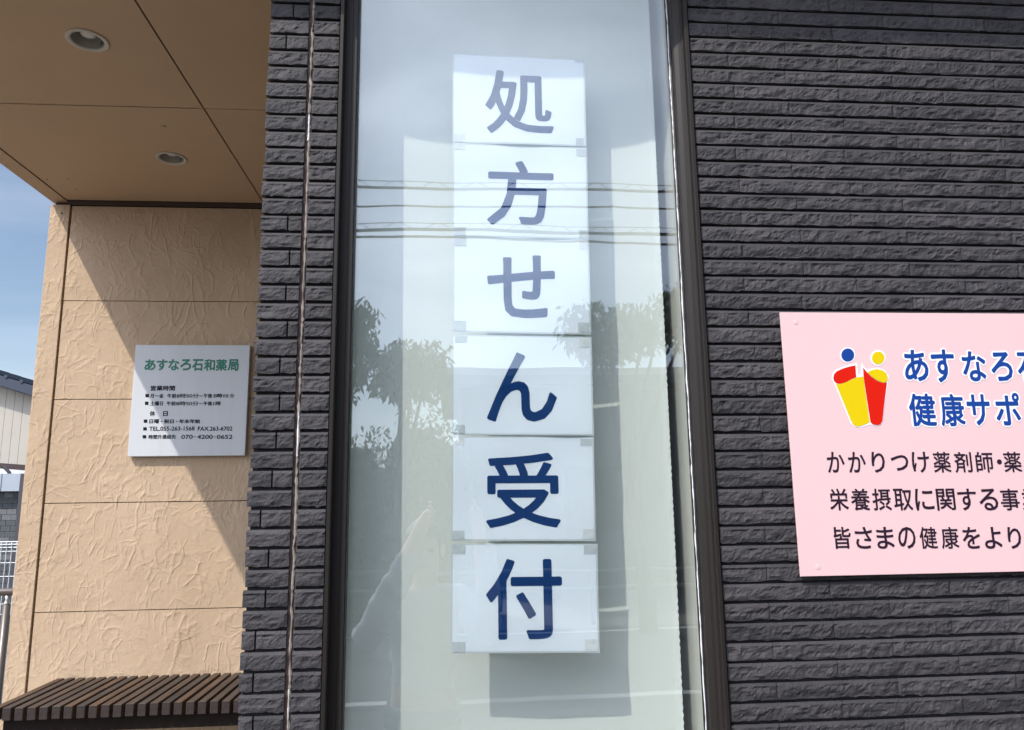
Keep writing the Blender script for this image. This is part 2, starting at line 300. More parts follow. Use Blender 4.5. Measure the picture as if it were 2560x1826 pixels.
def brick(parent, x0, x1, zc, h, amp=.0017, gapx=.0012, y0=0.0, rag=.0011, name='brick'):
    """one split stone: front at y~0, back in the groove"""
    x0 += gapx; x1 -= gapx; w = x1 - x0
    if w < .006: return
    nx = max(2, int(round(w / .0052))); nz = 7
    u = np.linspace(0, 1, nx + 1); vz = np.array([0, .10, .27, .43, .58, .72, .835, 1.0])
    ou, ov = nr.random(2)
    X, Z = np.meshgrid(x0 + u * w, vz * h); n = samp(X - x0 + ou, Z * 1.3 + ov)
    ed = np.minimum(np.minimum(X - x0, x1 - X) / .006, 1); bt = np.minimum(Z / (.3 * h) + .25, 1); tp = np.clip((1 - Z / h) / .2, 0, 1)
    y = y0 - .0006 - amp * n * ed * bt * tp - .0016 * ed * bt
    y[-1] = y0 + .0004; y[-2] = y0 - .0023 - .0003 * n[-2]
    tilt = (nr.random() - .5) * .0012; y += tilt * (Z / h - .5)
    Zw = zc - h / 2 + Z
    rg = samp(X[0] * 1.7 + ov, np.full(nx + 1, ou)) * rag
    Zw[0] += rg * ed[0]; Zw[1] += rg * .7 * ed[0]
    m = (nx + 1); R = len(vz)
    V = np.stack([X, y, Zw], -1).reshape(-1, 3).tolist()
    F = [(j * m + i, j * m + i + 1, (j + 1) * m + i + 1, (j + 1) * m + i) for j in range(R - 1) for i in range(nx)]
    b = len(V); ylip = y0 + .0035
    # back corners
    bb = [[x0, y0 + BACK, Zw[0, 0]], [x1, y0 + BACK, Zw[0, -1]], [x1, y0 + BACK, Zw[-1, -1]], [x0, y0 + BACK, Zw[-1, 0]]]
    V += bb
    F.append(tuple([b] + [b + 1] + list(range(nx, -1, -1))))                       # underside
    F.append(tuple([b + 2, b + 3] + [(R - 1) * m + i for i in range(nx + 1)]))       # top ledge
    F.append(tuple([b + 3, b] + [j * m for j in range(R)]))
    F.append(tuple([b + 1, b + 2] + [j * m + nx for j in range(R - 1, -1, -1)]))
    return mesh(name, V, F, MST, parent)
PR = .03795; ZR = 2.6278; ZL = 2.5997; HB = .0312
XL, XG0, XG1, XF0, XF1 = -.3994, -.3155, -.3035, -.2452, .5386
SOF = 2.9
# right wall
wr = empty('brick_wall', (XF1, 0, GZ), label='dark charcoal split-face brick wall carrying the pink sign', cat='wall', kind='structure')
box('wall_backing', XF1 - .004, 6.0, BACK + .0005, .30, GZ, SOF + .3, MGRV, wr)
XEND = 1.62
sm = MB()
k = -8
while True:
    zt = ZR - (k - 1) * PR; zc = zt - PR / 2
    if zt > SOF: k += 1; continue
    if zc < .86: break
    base = .636 if k % 2 == 0 else .7635
    if k > 19: base += .004
    js = [base + .2525 * n + rng.uniform(-.005, .005) for n in range(-1, 6)]
    xs = [XF1 + .0045] + [j for j in js if XF1 + .012 < j < XEND]
    for a, b2 in zip(xs, xs[1:]):
        if zc < .86 or zc > SOF: continue
        brick(wr, a, b2, zc, HB, gapx=.0007)
    last = js[[i for i, j in enumerate(js) if j < XEND][-1]]
    a = last
    while a < 6:
        sm.box(a + .0007, a + .2518, -.0022 + rng.uniform(-.001, .001), BACK, zc - HB / 2, zc + HB / 2); a += .2525
    k += 1
zz = zc
while zz > GZ + .03:
    a = XF1 + .0045 - (.12 if k % 2 else 0)
    while a < 6:
        sm.box(max(a, XF1 + .0045) + .0007, a + .2518, -.0022 + rng.uniform(-.001, .001), BACK, zz - HB / 2, zz + HB / 2); a += .2525
    zz -= PR; k += 1
o = sm.build('brick', MST, wr); o['kind'] = 'stuff'
# left pillar
wl = empty('brick_pillar', (XL, 0, GZ), label='narrow dark brick pillar with a pale caulked joint, left of the window', cat='pillar', kind='structure')
box('pillar_core', XL + .004, XF0 - .001, BACK + .0005, .30, GZ, SOF, MGRV, wl)
box('side_cladding', XL, -.36, .30, 1.90, GZ, SOF - .003, MGRV, wl)
sm = MB(); k = -8
spl = {1: .352, 3: .363, 14: .345, 16: .339, 18: .339, 20: .338, 22: .347, 24: .346, 26: .347, 28: .354, 30: .375, 32: .354, 34: .357, 36: .373, 38: .373, 40: .373, 42: .384}
while True:
    zt = ZL - (k - 1) * PR; zc = zt - PR / 2
    if zt > SOF: k += 1; continue
    if zc < .86: break
    h = HB + rng.uniform(-.0008, .0004)
    xl = XL + rng.uniform(-.0022, .0022)
    if k in spl:
        s = -spl[k] + rng.uniform(-.003, .003); brick(wl, xl, s - .0012, zc, h, gapx=.0006, amp=.0013); brick(wl, s + .0012, XG0, zc, h, gapx=.0004, amp=.0013)
    else: brick(wl, xl, XG0, zc, h, gapx=.0003, amp=.0014)
    brick(wl, XG1 + rng.uniform(-.001, .001), XF0 - .003, zc, h, gapx=.0003, amp=.0014)
    k += 1
zz = zc
while zz > GZ + .03:
    sm.box(XL, XG0, -.0022, BACK, zz - HB / 2, zz + HB / 2); sm.box(XG1, XF0 - .003, -.0022, BACK, zz - HB / 2, zz + HB / 2); zz -= PR
o = sm.build('brick', MST, wl); o['kind'] = 'stuff'
# caulk in the joint
def strip(name, xc, wid, y, z0, z1, step, jit, m, parent, wj=.3):
    zs = np.arange(z0, z1 + step, step); V = []; F = []
    a = samp(zs * .9, np.full(len(zs), jit)); b2 = samp(zs * 1.4, np.full(len(zs), .37 + jit))
    for i, z in enumerate(zs):
        c = xc + a[i] * wid * .16; hw = max(wid * .12, wid / 2 * (1 + b2[i] * wj))
        V += [(c - hw, y, z), (c, y - .0012, z), (c + hw, y, z), (c + hw, y + .006, z), (c - hw, y + .006, z)]
    for i in range(len(zs) - 1):
        q = i * 5; F += [(q + j, q + (j + 1) % 5, q + 5 + (j + 1) % 5, q + 5 + j) for j in range(5)]
    F += [(0, 4, 3, 2, 1), tuple(len(V) - 5 + j for j in range(5))]
    return mesh(name, V, F, m, parent)
box('joint_channel', XG0 - .0005, XG1 + .0012, .0055, .0094, .5, SOF - .002, MCBRN, wl)
strip('joint_caulk', (XG0 + XG1) / 2 + .0022, .0042, .0026, .5, SOF - .004, .006, .11, MCAULK, wl, .38)
strip('joint_caulk', (XG0 + XG1) / 2 + .0014, .0034, .0018, 2.275, 2.335, .006, .31, MSEAL, wl, .2)
strip('joint_caulk', (XG0 + XG1) / 2 + .0014, .0030, .0018, 1.60, 1.685, .006, .51, MSEAL, wl, .2)
strip('joint_caulk', (XG0 + XG1) / 2 + .0018, .0030, .0018, .88, 1.16, .006, .71, MCAULK2, wl, .35)
# wall above and below the window, room behind
WB, WT = .55, 2.86
box('lintel_wall', XF0 - .001, XF1 - .004, BACK + .0005, .30, WT + .02, SOF, MGRV, wr)
box('apron_wall', XF0 - .001, XF1 - .004, BACK + .0005, .30, GZ, WB - .03, MGRV, wr)
rm = MB(); rm.box(-.35, 5.9, 3.5, 3.6, GZ, 2.9); rm.box(5.9, 6.0, .30, 3.5, GZ, 2.9); rm.box(-.35, 6.0, .305, 3.6, 2.905, 3.0); rm.box(-.355, -.35, .305, 3.6, GZ, 2.9)
o = rm.build('interior_room', MDKROOM); tag(o, 'dim room behind the window blind', 'room', kind='structure')
# ------------------------------------------------------------------ window
wn = empty('window', (.15, .04, WB), label='tall fixed window in a dark bronze frame between the two brick walls', cat='window', kind='structure')
GY = .040
def prof(name, pts, m, z0=WB - .03, z1=WT + .02, parent=wn):
    n = len(pts); V = [(x, y, z) for z in (z0, z1) for x, y in pts]
    F = [(i, (i + 1) % n, n + (i + 1) % n, n + i) for i in range(n)] + [tuple(range(n))[::-1], tuple(n + i for i in range(n))]
    return mesh(name, V, F, m, parent)
prof('frame', [(XF0, -.010), (-.2385, -.010), (-.2370, -.0085), (-.2370, .008), (-.2365, .0165), (-.2215, .0165), (-.2205, .0155), (-.2115, .0155), (-.2110, .019), (-.2130, .050), (XF0, .055)], MFR)
prof('frame', [(XF1, -.010), (.5320, -.010), (.5305, -.0085), (.5290, .004), (.5245, .0085), (.5190, .0100), (.5105, .0150), (.5085, .0170), (.5082, .050), (XF1, .055)], MFR)
prof('gasket', [(-.2129, .024), (-.2095, .024), (-.2080, .0395), (-.2129, .0395)], MGK)
prof('gasket', [(.5012, .0382), (.5081, .0335), (.5081, .0395), (.5012, .0395)], MGK)
strip('sealant_bead', .5048, .0021, .0350, WB, WT, .007, .19, MSEAL, wn, .38)
box('frame_head', -.2369, .5289, .004, .0545, WT - .03, WT + .019, MFR, wn)
box('frame_sill', -.2369, .5289, -.018, .0545, WB - .029, WB + .02, MFR, wn)
box('pane', -.2128, .5081, GY, GY + .006, WB + .02, WT - .03, MGL, wn)
box('jamb', .5155, .528, .056, .222, WB, WT, MJAMB, wn)
box('jamb', -.2440, -.2330, .056, .222, WB, WT, MJAMB, wn)
box('jamb_lining', -.2330, .5155, .056, .188, WT - .012, WT, MJAMB, wn)
box('inner_sill', -.2330, .5155, .056, .22, WB, WB + .02, MJAMB, wn)
# blind: a gently bowed sheet
def blind_y(x, z): return .150 - .026 * ((x - .16) / .34) ** 2 - .004 * math.sin(x * 9 + 1) + .006 * (1.8 - z)
nx_, nz_ = 40, 300
V = []; F = []
zs = np.linspace(WB + .03, WT - .02, nz_ + 1)
for j, z in enumerate(zs):
    for i in range(nx_ + 1):
        x = -.2225 + i / nx_ * (.4885 + .2225)
        if i == nx_: x += .0011 * math.sin(z / .0105 * 2 * math.pi / 1.3)
        V.append((x, blind_y(x, z), z))
b0 = len(V)
V += [(v[0], v[1] + .0006, v[2]) for v in V]
m_ = nx_ + 1
for j in range(nz_):
    for i in range(nx_):
        a = j * m_ + i; F.append((a, a + 1, a + m_ + 1, a + m_)); F.append((b0 + a + m_, b0 + a + m_ + 1, b0 + a + 1, b0 + a))
for j in range(nz_):
    for c in (0, nx_):
        a = j * m_ + c; F.append((a, a + m_, b0 + a + m_, b0 + a))
o = mesh('window_blind', V, F, MBL, None, smooth=True); tag(o, 'pale grey fabric blind hanging behind the window glass', 'blind')
# ------------------------------------------------------------------ text
TXC = {}
def text_bm(body, offset=0.0, spacing=1.0, res=3):
    c = bpy.data.curves.new('lettering', 'FONT'); c.body = body; c.size = 1; c.space_character = spacing; c.resolution_u = res
    o = bpy.data.objects.new('lettering', c); COL.objects.link(o); dg = bpy.context.evaluated_depsgraph_get(); dg.update()
    me = bpy.data.meshes.new_from_object(o.evaluated_get(dg)); bpy.data.objects.remove(o); bpy.data.curves.remove(c)
    return me
def text(name, body, p0, p1, p2, m, parent, y, offset=.01, spacing=1.0, pad=0, depth=.0003, yf=None, sub=False):
    """fit the outline box of the text to: lower left p0, lower right p1, upper left p2 (x,z pairs on the sheet)"""
    me = text_bm(body, offset, spacing)
    bm = bmesh.new(); bm.from_mesh(me)
    if yf:                                   # cut so that the print can follow the sheet
        for ax, nrm in ((0, (1, 0, 0)), (1, (0, 1, 0))):
            for q in range(1, 16):
                t_ = -.1 + q * .075
                bmesh.ops.bisect_plane(bm, geom=bm.verts[:] + bm.edges[:] + bm.faces[:], plane_co=(t_, t_, 0), plane_no=nrm)
        bmesh.ops.triangulate(bm, faces=bm.faces[:])
    co = np.array([v.co[:] for v in bm.verts]); fc = [[v.index for v in f.verts] for f in bm.faces]; 
    bm.verts.index_update(); fc = [[v.index for v in f.verts] for f in bm.faces]; bm.free(); bpy.data.meshes.remove(me)
    co = np.array(co); off = offset
    allc, allf = [], []
    nk = 8 if off > .015 else (6 if off > 0 else 0)
    for k in range(nk + 1):                  # a heavier weight: the print laid down a few times, shifted
        a_ = 2 * math.pi * k / max(nk, 1); dx, dz = (0, 0) if k == nk else (off * math.cos(a_), off * math.sin(a_))
        b_ = len(allc) * len(co); allc.append(np.stack([co[:, 0] + dx, np.full(len(co), -k * .000012), co[:, 1] + dz], -1)); allf += [[i + b_ for i in f] for f in fc]
    cc = np.concatenate(allc)
    x0, z0 = cc[:, 0].min(), cc[:, 2].min(); x1, z1 = cc[:, 0].max(), cc[:, 2].max()
    u = (cc[:, 0] - x0) / (x1 - x0); v = (cc[:, 2] - z0) / (z1 - z0)
    P0, P1, P2 = map(np.array, (p0, p1, p2)); Q = P0 + np.outer(u, P1 - P0) + np.outer(v, P2 - P0)
    V = [(Q[i, 0], (yf(Q[i, 0], Q[i, 1]) if yf else 0) + y + cc[i, 1], Q[i, 1]) for i in range(len(cc))]
    return mesh(name, V, allf, m, parent)
def XZ(px, py, y): p = aty(px, py, y); return (p[0], p[2])
# ------------------------------------------------------------------ six paper sheets
def z1_(o, s, a): return (o[0] + a[0] / s, o[1] + a[1] / s)
PY = .0500
A = lambda x, y: (1080 + x / 3.123, 100 + y / 3.123)        # zoom crops used while measuring
B = lambda x, y: (860 + x / 2.53, 400 + y / 2.53)
C_ = lambda x, y: (860 + x / 2.53, 800 + y / 2.53)
D_ = lambda x, y: (860 + x / 2.277, 1300 + y / 2.277)
sheets = [ # corners tl,tr,br,bl ; glyph box (l,t,r,b)
    ('処', [A(160, 100), A(1192, 150), A(1208, 828), A(162, 796)], [A(418, 722), A(955, 727), A(418, 226)], 'topmost laminated white sheet bearing the blue character 処 on the window'),
    ('方', [A(162, 803), A(1210, 838), A(1226, 1556), A(160, 1528)], [A(430, 1440), A(960, 1440), A(430, 930)], 'second laminated sheet from the top with the blue character 方 on the window'),
    ('せ', [B(690, 480), B(1549, 500), B(1566, 1102), B(688, 1088)], [B(908, 996), B(1341, 996), B(908, 597)], 'third laminated sheet from the top with the blue kana せ on the window'),
    ('ん', [C_(684, 93), C_(1567, 106), C_(1582, 731), C_(682, 727)], [C_(904, 644), C_(1352, 644), C_(904, 203)], 'fourth laminated sheet from the top with the navy kana ん on the window'),
    ('受', [C_(682, 736), C_(1582, 739), (1490, 1353), (1128, 1352.5)], [(1215, 1321), (1403, 1319), (1215, 1132)], 'fifth laminated sheet from the top with the navy character 受 on the window'),
    ('付', [D_(610, 137), D_(1443, 137), D_(1458, 757), D_(608, 762)], [D_(810, 686), D_(1250, 686), D_(810, 224)], 'lowest laminated white sheet bearing the navy character 付 on the window'),
]
tapes = [[(.015, .012, .028, .024, 1), (.925, .012, .075, .026, 0), (.01, .90, .08, .09, 1), (.92, .91, .06, .09, 0)],
         [(.01, .0, .085, .07, 1), (.92, .02, .075, .08, 0), (.01, .90, .085, .09, 0), (.93, .90, .07, .09, 0)],
         [(.01, .01, .085, .09, 0), (.93, .02, .06, .09, 1), (.005, .885, .09, .10, 0), (.905, .88, .08, .10, 0)],
         [(.02, .01, .085, .065, 0), (.91, .02, .07, .09, 1), (.005, .90, .085, .085, 0)],
         [(.03, .01, .055, .075, 1), (.905, .02, .08, .07, 0), (.01, .905, .08, .085, 0), (.91, .89, .08, .09, 1)],
         [(.01, .01, .085, .085, 0), (.905, .01, .085, .085, 0), (.01, .90, .085, .09, 0), (.90, .88, .09, .10, 1)]]
for si, (ch, cs4, gb, lab) in enumerate(sheets):
    tl, tr, br, bl = [np.array(XZ(*c, PY)) for c in cs4]
    ctr = (tl + tr + br + bl) / 4
    e = empty('window_sheet', (ctr[0], PY, ctr[1]), label=lab, cat='paper sign', group='laminated sheets taped behind the window glass')
    ph = rng.random() * 6
    def yf(x, z, ph=ph): return .0020 * math.sin(x * 16 + ph) * math.sin(z * 21 + ph * 2) + .0006 * math.sin(x * 37 + z * 29 + ph)
    def quad(u, v): return tl * (1 - u) * (1 - v) + tr * u * (1 - v) + br * u * v + bl * (1 - u) * v
    def sheet(name, u0, v0, u1, v1, dy, m, nu=14, nv=10, th=.0003, par=e, sm=True):
        V = []; F = []
        for j in range(nv + 1):
            for i in range(nu + 1):
                q = quad(u0 + (u1 - u0) * i / nu, v0 + (v1 - v0) * j / nv); V.append((q[0], PY + .0035 + dy + yf(q[0], q[1]), q[1]))
        n = len(V); V += [(a, b + th, c) for a, b, c in V]; w1 = nu + 1
        for j in range(nv):
            for i in range(nu): a = j * w1 + i; F.append((a, a + w1, a + w1 + 1, a + 1)); F.append((n + a, n + a + 1, n + a + w1 + 1, n + a + w1))
        for i in range(nu):
            F.append((i, i + 1, n + i + 1, n + i)); a = nv * w1 + i; F.append((a + 1, a, n + a, n + a + 1))
        for j in range(nv):
            a = j * w1; F.append((a, n + a, n + a + w1, a + w1)); a += nu; F.append((a, a + w1, n + a + w1, n + a))
        return mesh(name, V, F, m, par, smooth=False)
    sheet('laminate_film', 0, 0, 1, 1, 0, MFILM)
    sheet('paper', .011, .014, .989, .986, -.0004, MPAPER, 28, 20)
    for (u, v, du, dv, k2) in tapes[si]:
        sheet('tape', u, v, u + du, v + dv, -.0011, MTAPE2 if k2 else MTAPE, 3, 3, .0002)
    g = [np.array(XZ(*c, PY)) for c in gb]
    # a glyph follows the slight tilt of its sheet
    sl_ = (tr - tl + br - bl) / 2; sl_ = sl_ / np.linalg.norm(sl_)
    wd = g[1][0] - g[0][0]; ht = g[2][1] - g[0][1]
    p0 = g[0]; p1 = p0 + np.array([wd, wd * sl_[1] / sl_[0] * .5]); p2 = p0 + np.array([0, ht])
    text('character', ch, p0, p1, p2, MNAVY, e, PY + .0035 - .0009, offset=.016, yf=yf)
# ------------------------------------------------------------------ pink sign
SY = -.015
ps = empty('pink_sign', (1.1, SY, 1.6), label='pink notice board with a red and yellow figures emblem, fixed to the dark brick wall', cat='sign')
Pp = lambda x, y: XZ(1900 + x / 2.194, 740 + y / 2.194, SY)
q0 = np.array(Pp(110, 90)); q1 = np.array(Pp(222, 1540)); PX0 = (q0[0] + q1[0]) / 2
box('board', PX0, PX0 + 1.10, SY, SY + .004, q1[1], q0[1], MPINK, ps, bevel=.0008)
box('board_back', PX0 + .02, PX0 + 1.08, SY + .0042, -.003, q1[1] + .02, q0[1] - .02, mat('board_back', (.10, .08, .10), .7), ps)
def screw(px, py, r=.0055):
    c = Pp(px, py); mb = MB(); V = []; n = 20
    for rr, yy in ((r, 0), (r * .9, -.0005), (r * .55, -.0007)):
        for i in range(n): a = 2 * math.pi * i / n; V.append((c[0] + rr * math.cos(a), SY + yy, c[1] + rr * math.sin(a)))
    F = [(k3 * n + i, k3 * n + (i + 1) % n, (k3 + 1) * n + (i + 1) % n, (k3 + 1) * n + i) for k3 in range(2) for i in range(n)] + [tuple(2 * n + i for i in range(n))]
    mb.add(V, F); mb.build('screw_cap', MPINK, ps, smooth=False)
screw(196, 145); screw(318, 1488)
def tl_(body, l, t, r, b2, m, y, off, par=ps, slope=0, name='lettering', P_=Pp):
    p0 = np.array(P_(l, b2)); p1 = np.array(P_(r, b2 + slope)); p2 = np.array(P_(l, t)); p1 = np.array([p1[0], p0[1]]); p2 = np.array([p0[0], p2[1]])
    return text(name, body, p0, p1, p2, m, par, y, offset=off)
Y1, Y2 = SY - .0006, SY - .0012
def glyphs(chars, m, y, off, par=ps, name='lettering', P_=Pp):
    """list of (char, l, t, r, b) placed one by one, joined into one line of print"""
    obs = [tl_(c, l, t, r, b2, m, y, off, par, name=name, P_=P_) for c, l, t, r, b2 in chars]
    bm = bmesh.new()
    for o2 in obs: bm.from_mesh(o2.data)
    me = bpy.data.meshes.new(name); bm.to_mesh(me); bm.free(); me.materials.append(m)
    for o2 in obs[1:]: bpy.data.objects.remove(o2)
    obs[0].data = me; obs[0].name = name; return obs[0]
l1 = [('あ', 798, 296, 930, 470), ('す', 950, 294, 1078, 476), ('な', 1118, 304, 1248, 470), ('ろ', 1275, 308, 1392, 468), ('石', 1420, 310, 1560, 470), ('和', 1585, 300, 1730, 475), ('薬', 1750, 300, 1895, 478), ('局', 1915, 305, 2050, 478)]
l2 = [('健', 826, 536, 972, 716), ('康', 996, 538, 1130, 716), ('サ', 1145, 540, 1272, 712), ('ポ', 1300, 532, 1438, 712), ('ー', 1462, 610, 1590, 640), ('ト', 1630, 545, 1720, 712), ('薬', 1750, 540, 1895, 716), ('局', 1915, 542, 2050, 716)]
for ln in (l1, l2):
    glyphs([(c, l - 9, t - 9, r + 9, b2 + 9) for c, l, t, r, b2 in ln], MWPR, Y1, .075)
    glyphs(ln, MBLUE, Y2, .022)
def row(s, x0, pitch, w2, t, b2):
    o2 = []
    for i, c in enumerate(s):
        x = x0 + pitch * i
        if c == '・': o2.append((c, x + w2 * .36, (t + b2) / 2 - 14, x + w2 * .62, (t + b2) / 2 + 14))
        elif c == 'つ': o2.append((c, x, t + 18, x + w2, b2 - 10))
        elif c == 'り': o2.append((c, x + w2 * .12, t, x + w2 * .88, b2))
        else: o2.append((c, x, t, x + w2, b2))
    return o2
glyphs(row('かかりつけ薬剤師', 372, 116.7, 96, 856, 970) + [('・', 1300, 897, 1328, 925)] + row('薬局が', 1342, 118, 98, 856, 968), MTXT, Y1, .014)
glyphs(row('栄養摂取に関する事業の', 386, 117.5, 103, 1058, 1178), MTXT, Y1, .014)
glyphs(row('皆さまの健康をよりよく', 408, 118.3, 96, 1268, 1388), MTXT, Y1, .014)
# emblem
def poly(name, pts, m, y, par=ps, P_=Pp, th=.0003):
    q = [P_(*p) for p in pts]; n = len(q); V = [(a, y, b2) for a, b2 in q] + [(a, y + th, b2) for a, b2 in q]
    F = [tuple(range(n)), tuple(range(2 * n - 1, n - 1, -1))] + [(i, n + i, n + (i + 1) % n, (i + 1) % n) for i in range(n)]
    return mesh(name, V, F, m, par)
def disc(cx, cy, r, m, y): return poly('emblem_dot', [(cx + r * math.cos(2 * math.pi * i / 36), cy + r * 1.02 * math.sin(2 * math.pi * i / 36)) for i in range(36)], m, y)
disc(480, 325, 42, MWPR, Y1); disc(480, 325, 35, MBLUE, Y2); disc(647, 341, 42, MWPR, Y1); disc(647, 341, 34, MYEL, Y2)
bl_ = [(401, 452), (404, 432), (420, 414), (450, 400), (490, 388), (522, 382)]
poly('emblem_outline', [(392, 456), (396, 426), (416, 406), (448, 391), (490, 378), (532, 370), (536, 432), (552, 430), (556, 366), (570, 392), (590, 404), (640, 394), (684, 408), (706, 440), (702, 470), (668, 700), (640, 716), (602, 706), (552, 722), (520, 720), (497, 702), (408, 484)], MWPR, Y1)
poly('emblem_red', bl_ + [(524, 416), (527, 447), (500, 458), (470, 474), (440, 483), (418, 480), (405, 468)], MRED, Y2)
poly('emblem_yellow', [(416, 484), (440, 484), (470, 475), (500, 460), (530, 448), (562, 442), (566, 450), (600, 694), (575, 706), (545, 716), (524, 716), (510, 706), (497, 684)], MYEL, Y2)
poly('emblem_red', [(564, 394), (580, 414), (605, 442), (635, 464), (668, 478), (694, 476), (668, 690), (658, 704), (640, 710), (618, 706), (604, 692), (567, 450)], MRED, Y2 - .0002)
poly('emblem_yellow', [(588, 420), (610, 408), (640, 402), (672, 410), (692, 426), (698, 448), (696, 468), (680, 477), (660, 473), (635, 461), (608, 441)], MYEL, Y2 - .0005)
# ------------------------------------------------------------------ rendered wall of the porch
BY = 1.92
rw = empty('rendered_wall', (-1.3, BY, GZ), label='beige trowel-textured wall behind the bench, at the back of the porch', cat='wall', kind='structure')
JX = -1.7565; EX = -1.846
joints = [XZ(160, 752, BY)[1], XZ(140, 999, BY)[1], XZ(115, 1259, BY)[1], XZ(90, 1532, BY)[1]]
zz = [2.876] + joints + [joints[-1] - .458, joints[-1] - .916, GZ]
for a, b2 in zip(zz, zz[1:]):
    V, F = box_vf(JX + .004, -.36, BY, BY + .016, b2 + .0018, a - .0018); mesh('siding_panel', V, F, MPL, rw)
box('panel_backing', EX + .012, -.36, BY + .0165, BY + .14, GZ, SOF + .074, MTRIMB, rw)
box('corner_trim', EX, JX - .0035, BY - .006, BY + .150, GZ, 2.878, MPL, rw, bevel=.0025)
# ------------------------------------------------------------------ canopy
cp = empty('canopy', (-1.1, .9, SOF), label='beige porch canopy ceiling of large flat boards above the entrance', cat='canopy', kind='structure')
CX0, CXE = -1.778, -1.850; CF = -.222
jy = 1.034; jx = -.885
xr = -.355
ys = [CF, jy - .91, jy, BY - .008]
ys = [CF + .03, .124, jy, BY - .010]
for xa, xb, slim in ((CX0 + .006, jx - .0028, 0), (jx + .0028, xr, 0)):
    for ya, yb2 in zip(ys, ys[1:]):
        g_ = .0021
        a_ = np.array([xa, ya + g_, SOF]); 
        b_ = bpy.data.objects
        o = box('soffit_panel', xa, xb, ya + g_, yb2 - g_, SOF, SOF + .01, MCEIL, cp)
box('soffit_backing', CX0 - .004, xr, CF + .02, BY + .14, SOF + .0105, SOF + .06, MCEILG, cp)
box('edge_trim', CXE, CX0, CF, BY + .16, SOF - .003, SOF + .16, MCEIL, cp, bevel=.002)
box('edge_groove', CX0 + .0003, CX0 + .0055, CF + .03, BY - .01, SOF + .002, SOF + .0102, MTRIMB, cp)
box('wall_flashing', CX0 + .0058, xr, BY - .0085, BY + .0155, 2.8785, SOF + .074, MTRIMB, cp)
box('roof_slab', CXE + .01, 6.2, CF + .01, 3.7, SOF + .165, SOF + .26, MTRIMB, cp)
box('fascia', CX0 + .001, 6.2, CF, CF + .029, SOF - .002, SOF + .16, MTRIMB, cp)
ev = MB()
x = xr + .0005
while x < 6:
    ev.box(x + .001, min(x + .909, 6.1), CF + .031, .30, SOF, SOF + .01); x += .91
ev.build('eave_soffit', MCEIL, cp)
def downlight(px, py, label):
    c = atz(px, py, SOF); R = .0595
    e = empty('downlight', (c[0], c[1], SOF), label=label, cat='downlight', group='recessed downlights in the porch ceiling')
    n = 40
    def lathe(name, pr_, m):
        V = []; F = []
        for r2, z in pr_:
            for i in range(n): a = 2 * math.pi * i / n; V.append((c[0] + r2 * math.cos(a), c[1] + r2 * math.sin(a), SOF + z))
        for k4 in range(len(pr_) - 1):
            for i in range(n): F.append((k4 * n + i, k4 * n + (i + 1) % n, (k4 + 1) * n + (i + 1) % n, (k4 + 1) * n + i))
        return mesh(name, V, F, m, e, smooth=True)
    lathe('trim_ring', [(R, -.0004), (R, -.0035), (R - .003, -.0045), (R - .0125, -.0035), (R - .0145, -.0005)], MWHITE)
    lathe('reflector', [(R - .0146, -.0006), (R - .0150, .022), (R - .022, .055), (R - .026, .062), (.0005, .062)], MREF)
    lathe('lamp', [(.0005, .012), (.012, .013), (.021, .018), (.0245, .026), (.023, .038), (.014, .060)], MLAMP)
    for dx in (-.004, .004):
        mb = MB(); mb.box(c[0] + .0175, c[0] + .0185, c[1] + .020, c[1] + .021, SOF, SOF + .001)
    for k4 in (0, 1):
        a = math.radians(62 + 0 * k4); rr = R - .0151 ; z = SOF + .010 + k4 * .006
        mb = MB(); pts = [(c[0] + (rr - .0006) * math.cos(math.radians(d)), c[1] + (rr - .0006) * math.sin(math.radians(d)), z) for d in (48, 54, 60, 66)]
        mb.tube(pts, .0009, 5); mb.build('spring_clip', MGK, e)
    return e
downlight(219, 100.7, 'nearer recessed downlight, closer to the open front edge of the porch ceiling')
downlight(429, 396, 'farther recessed downlight, closer to the beige wall')
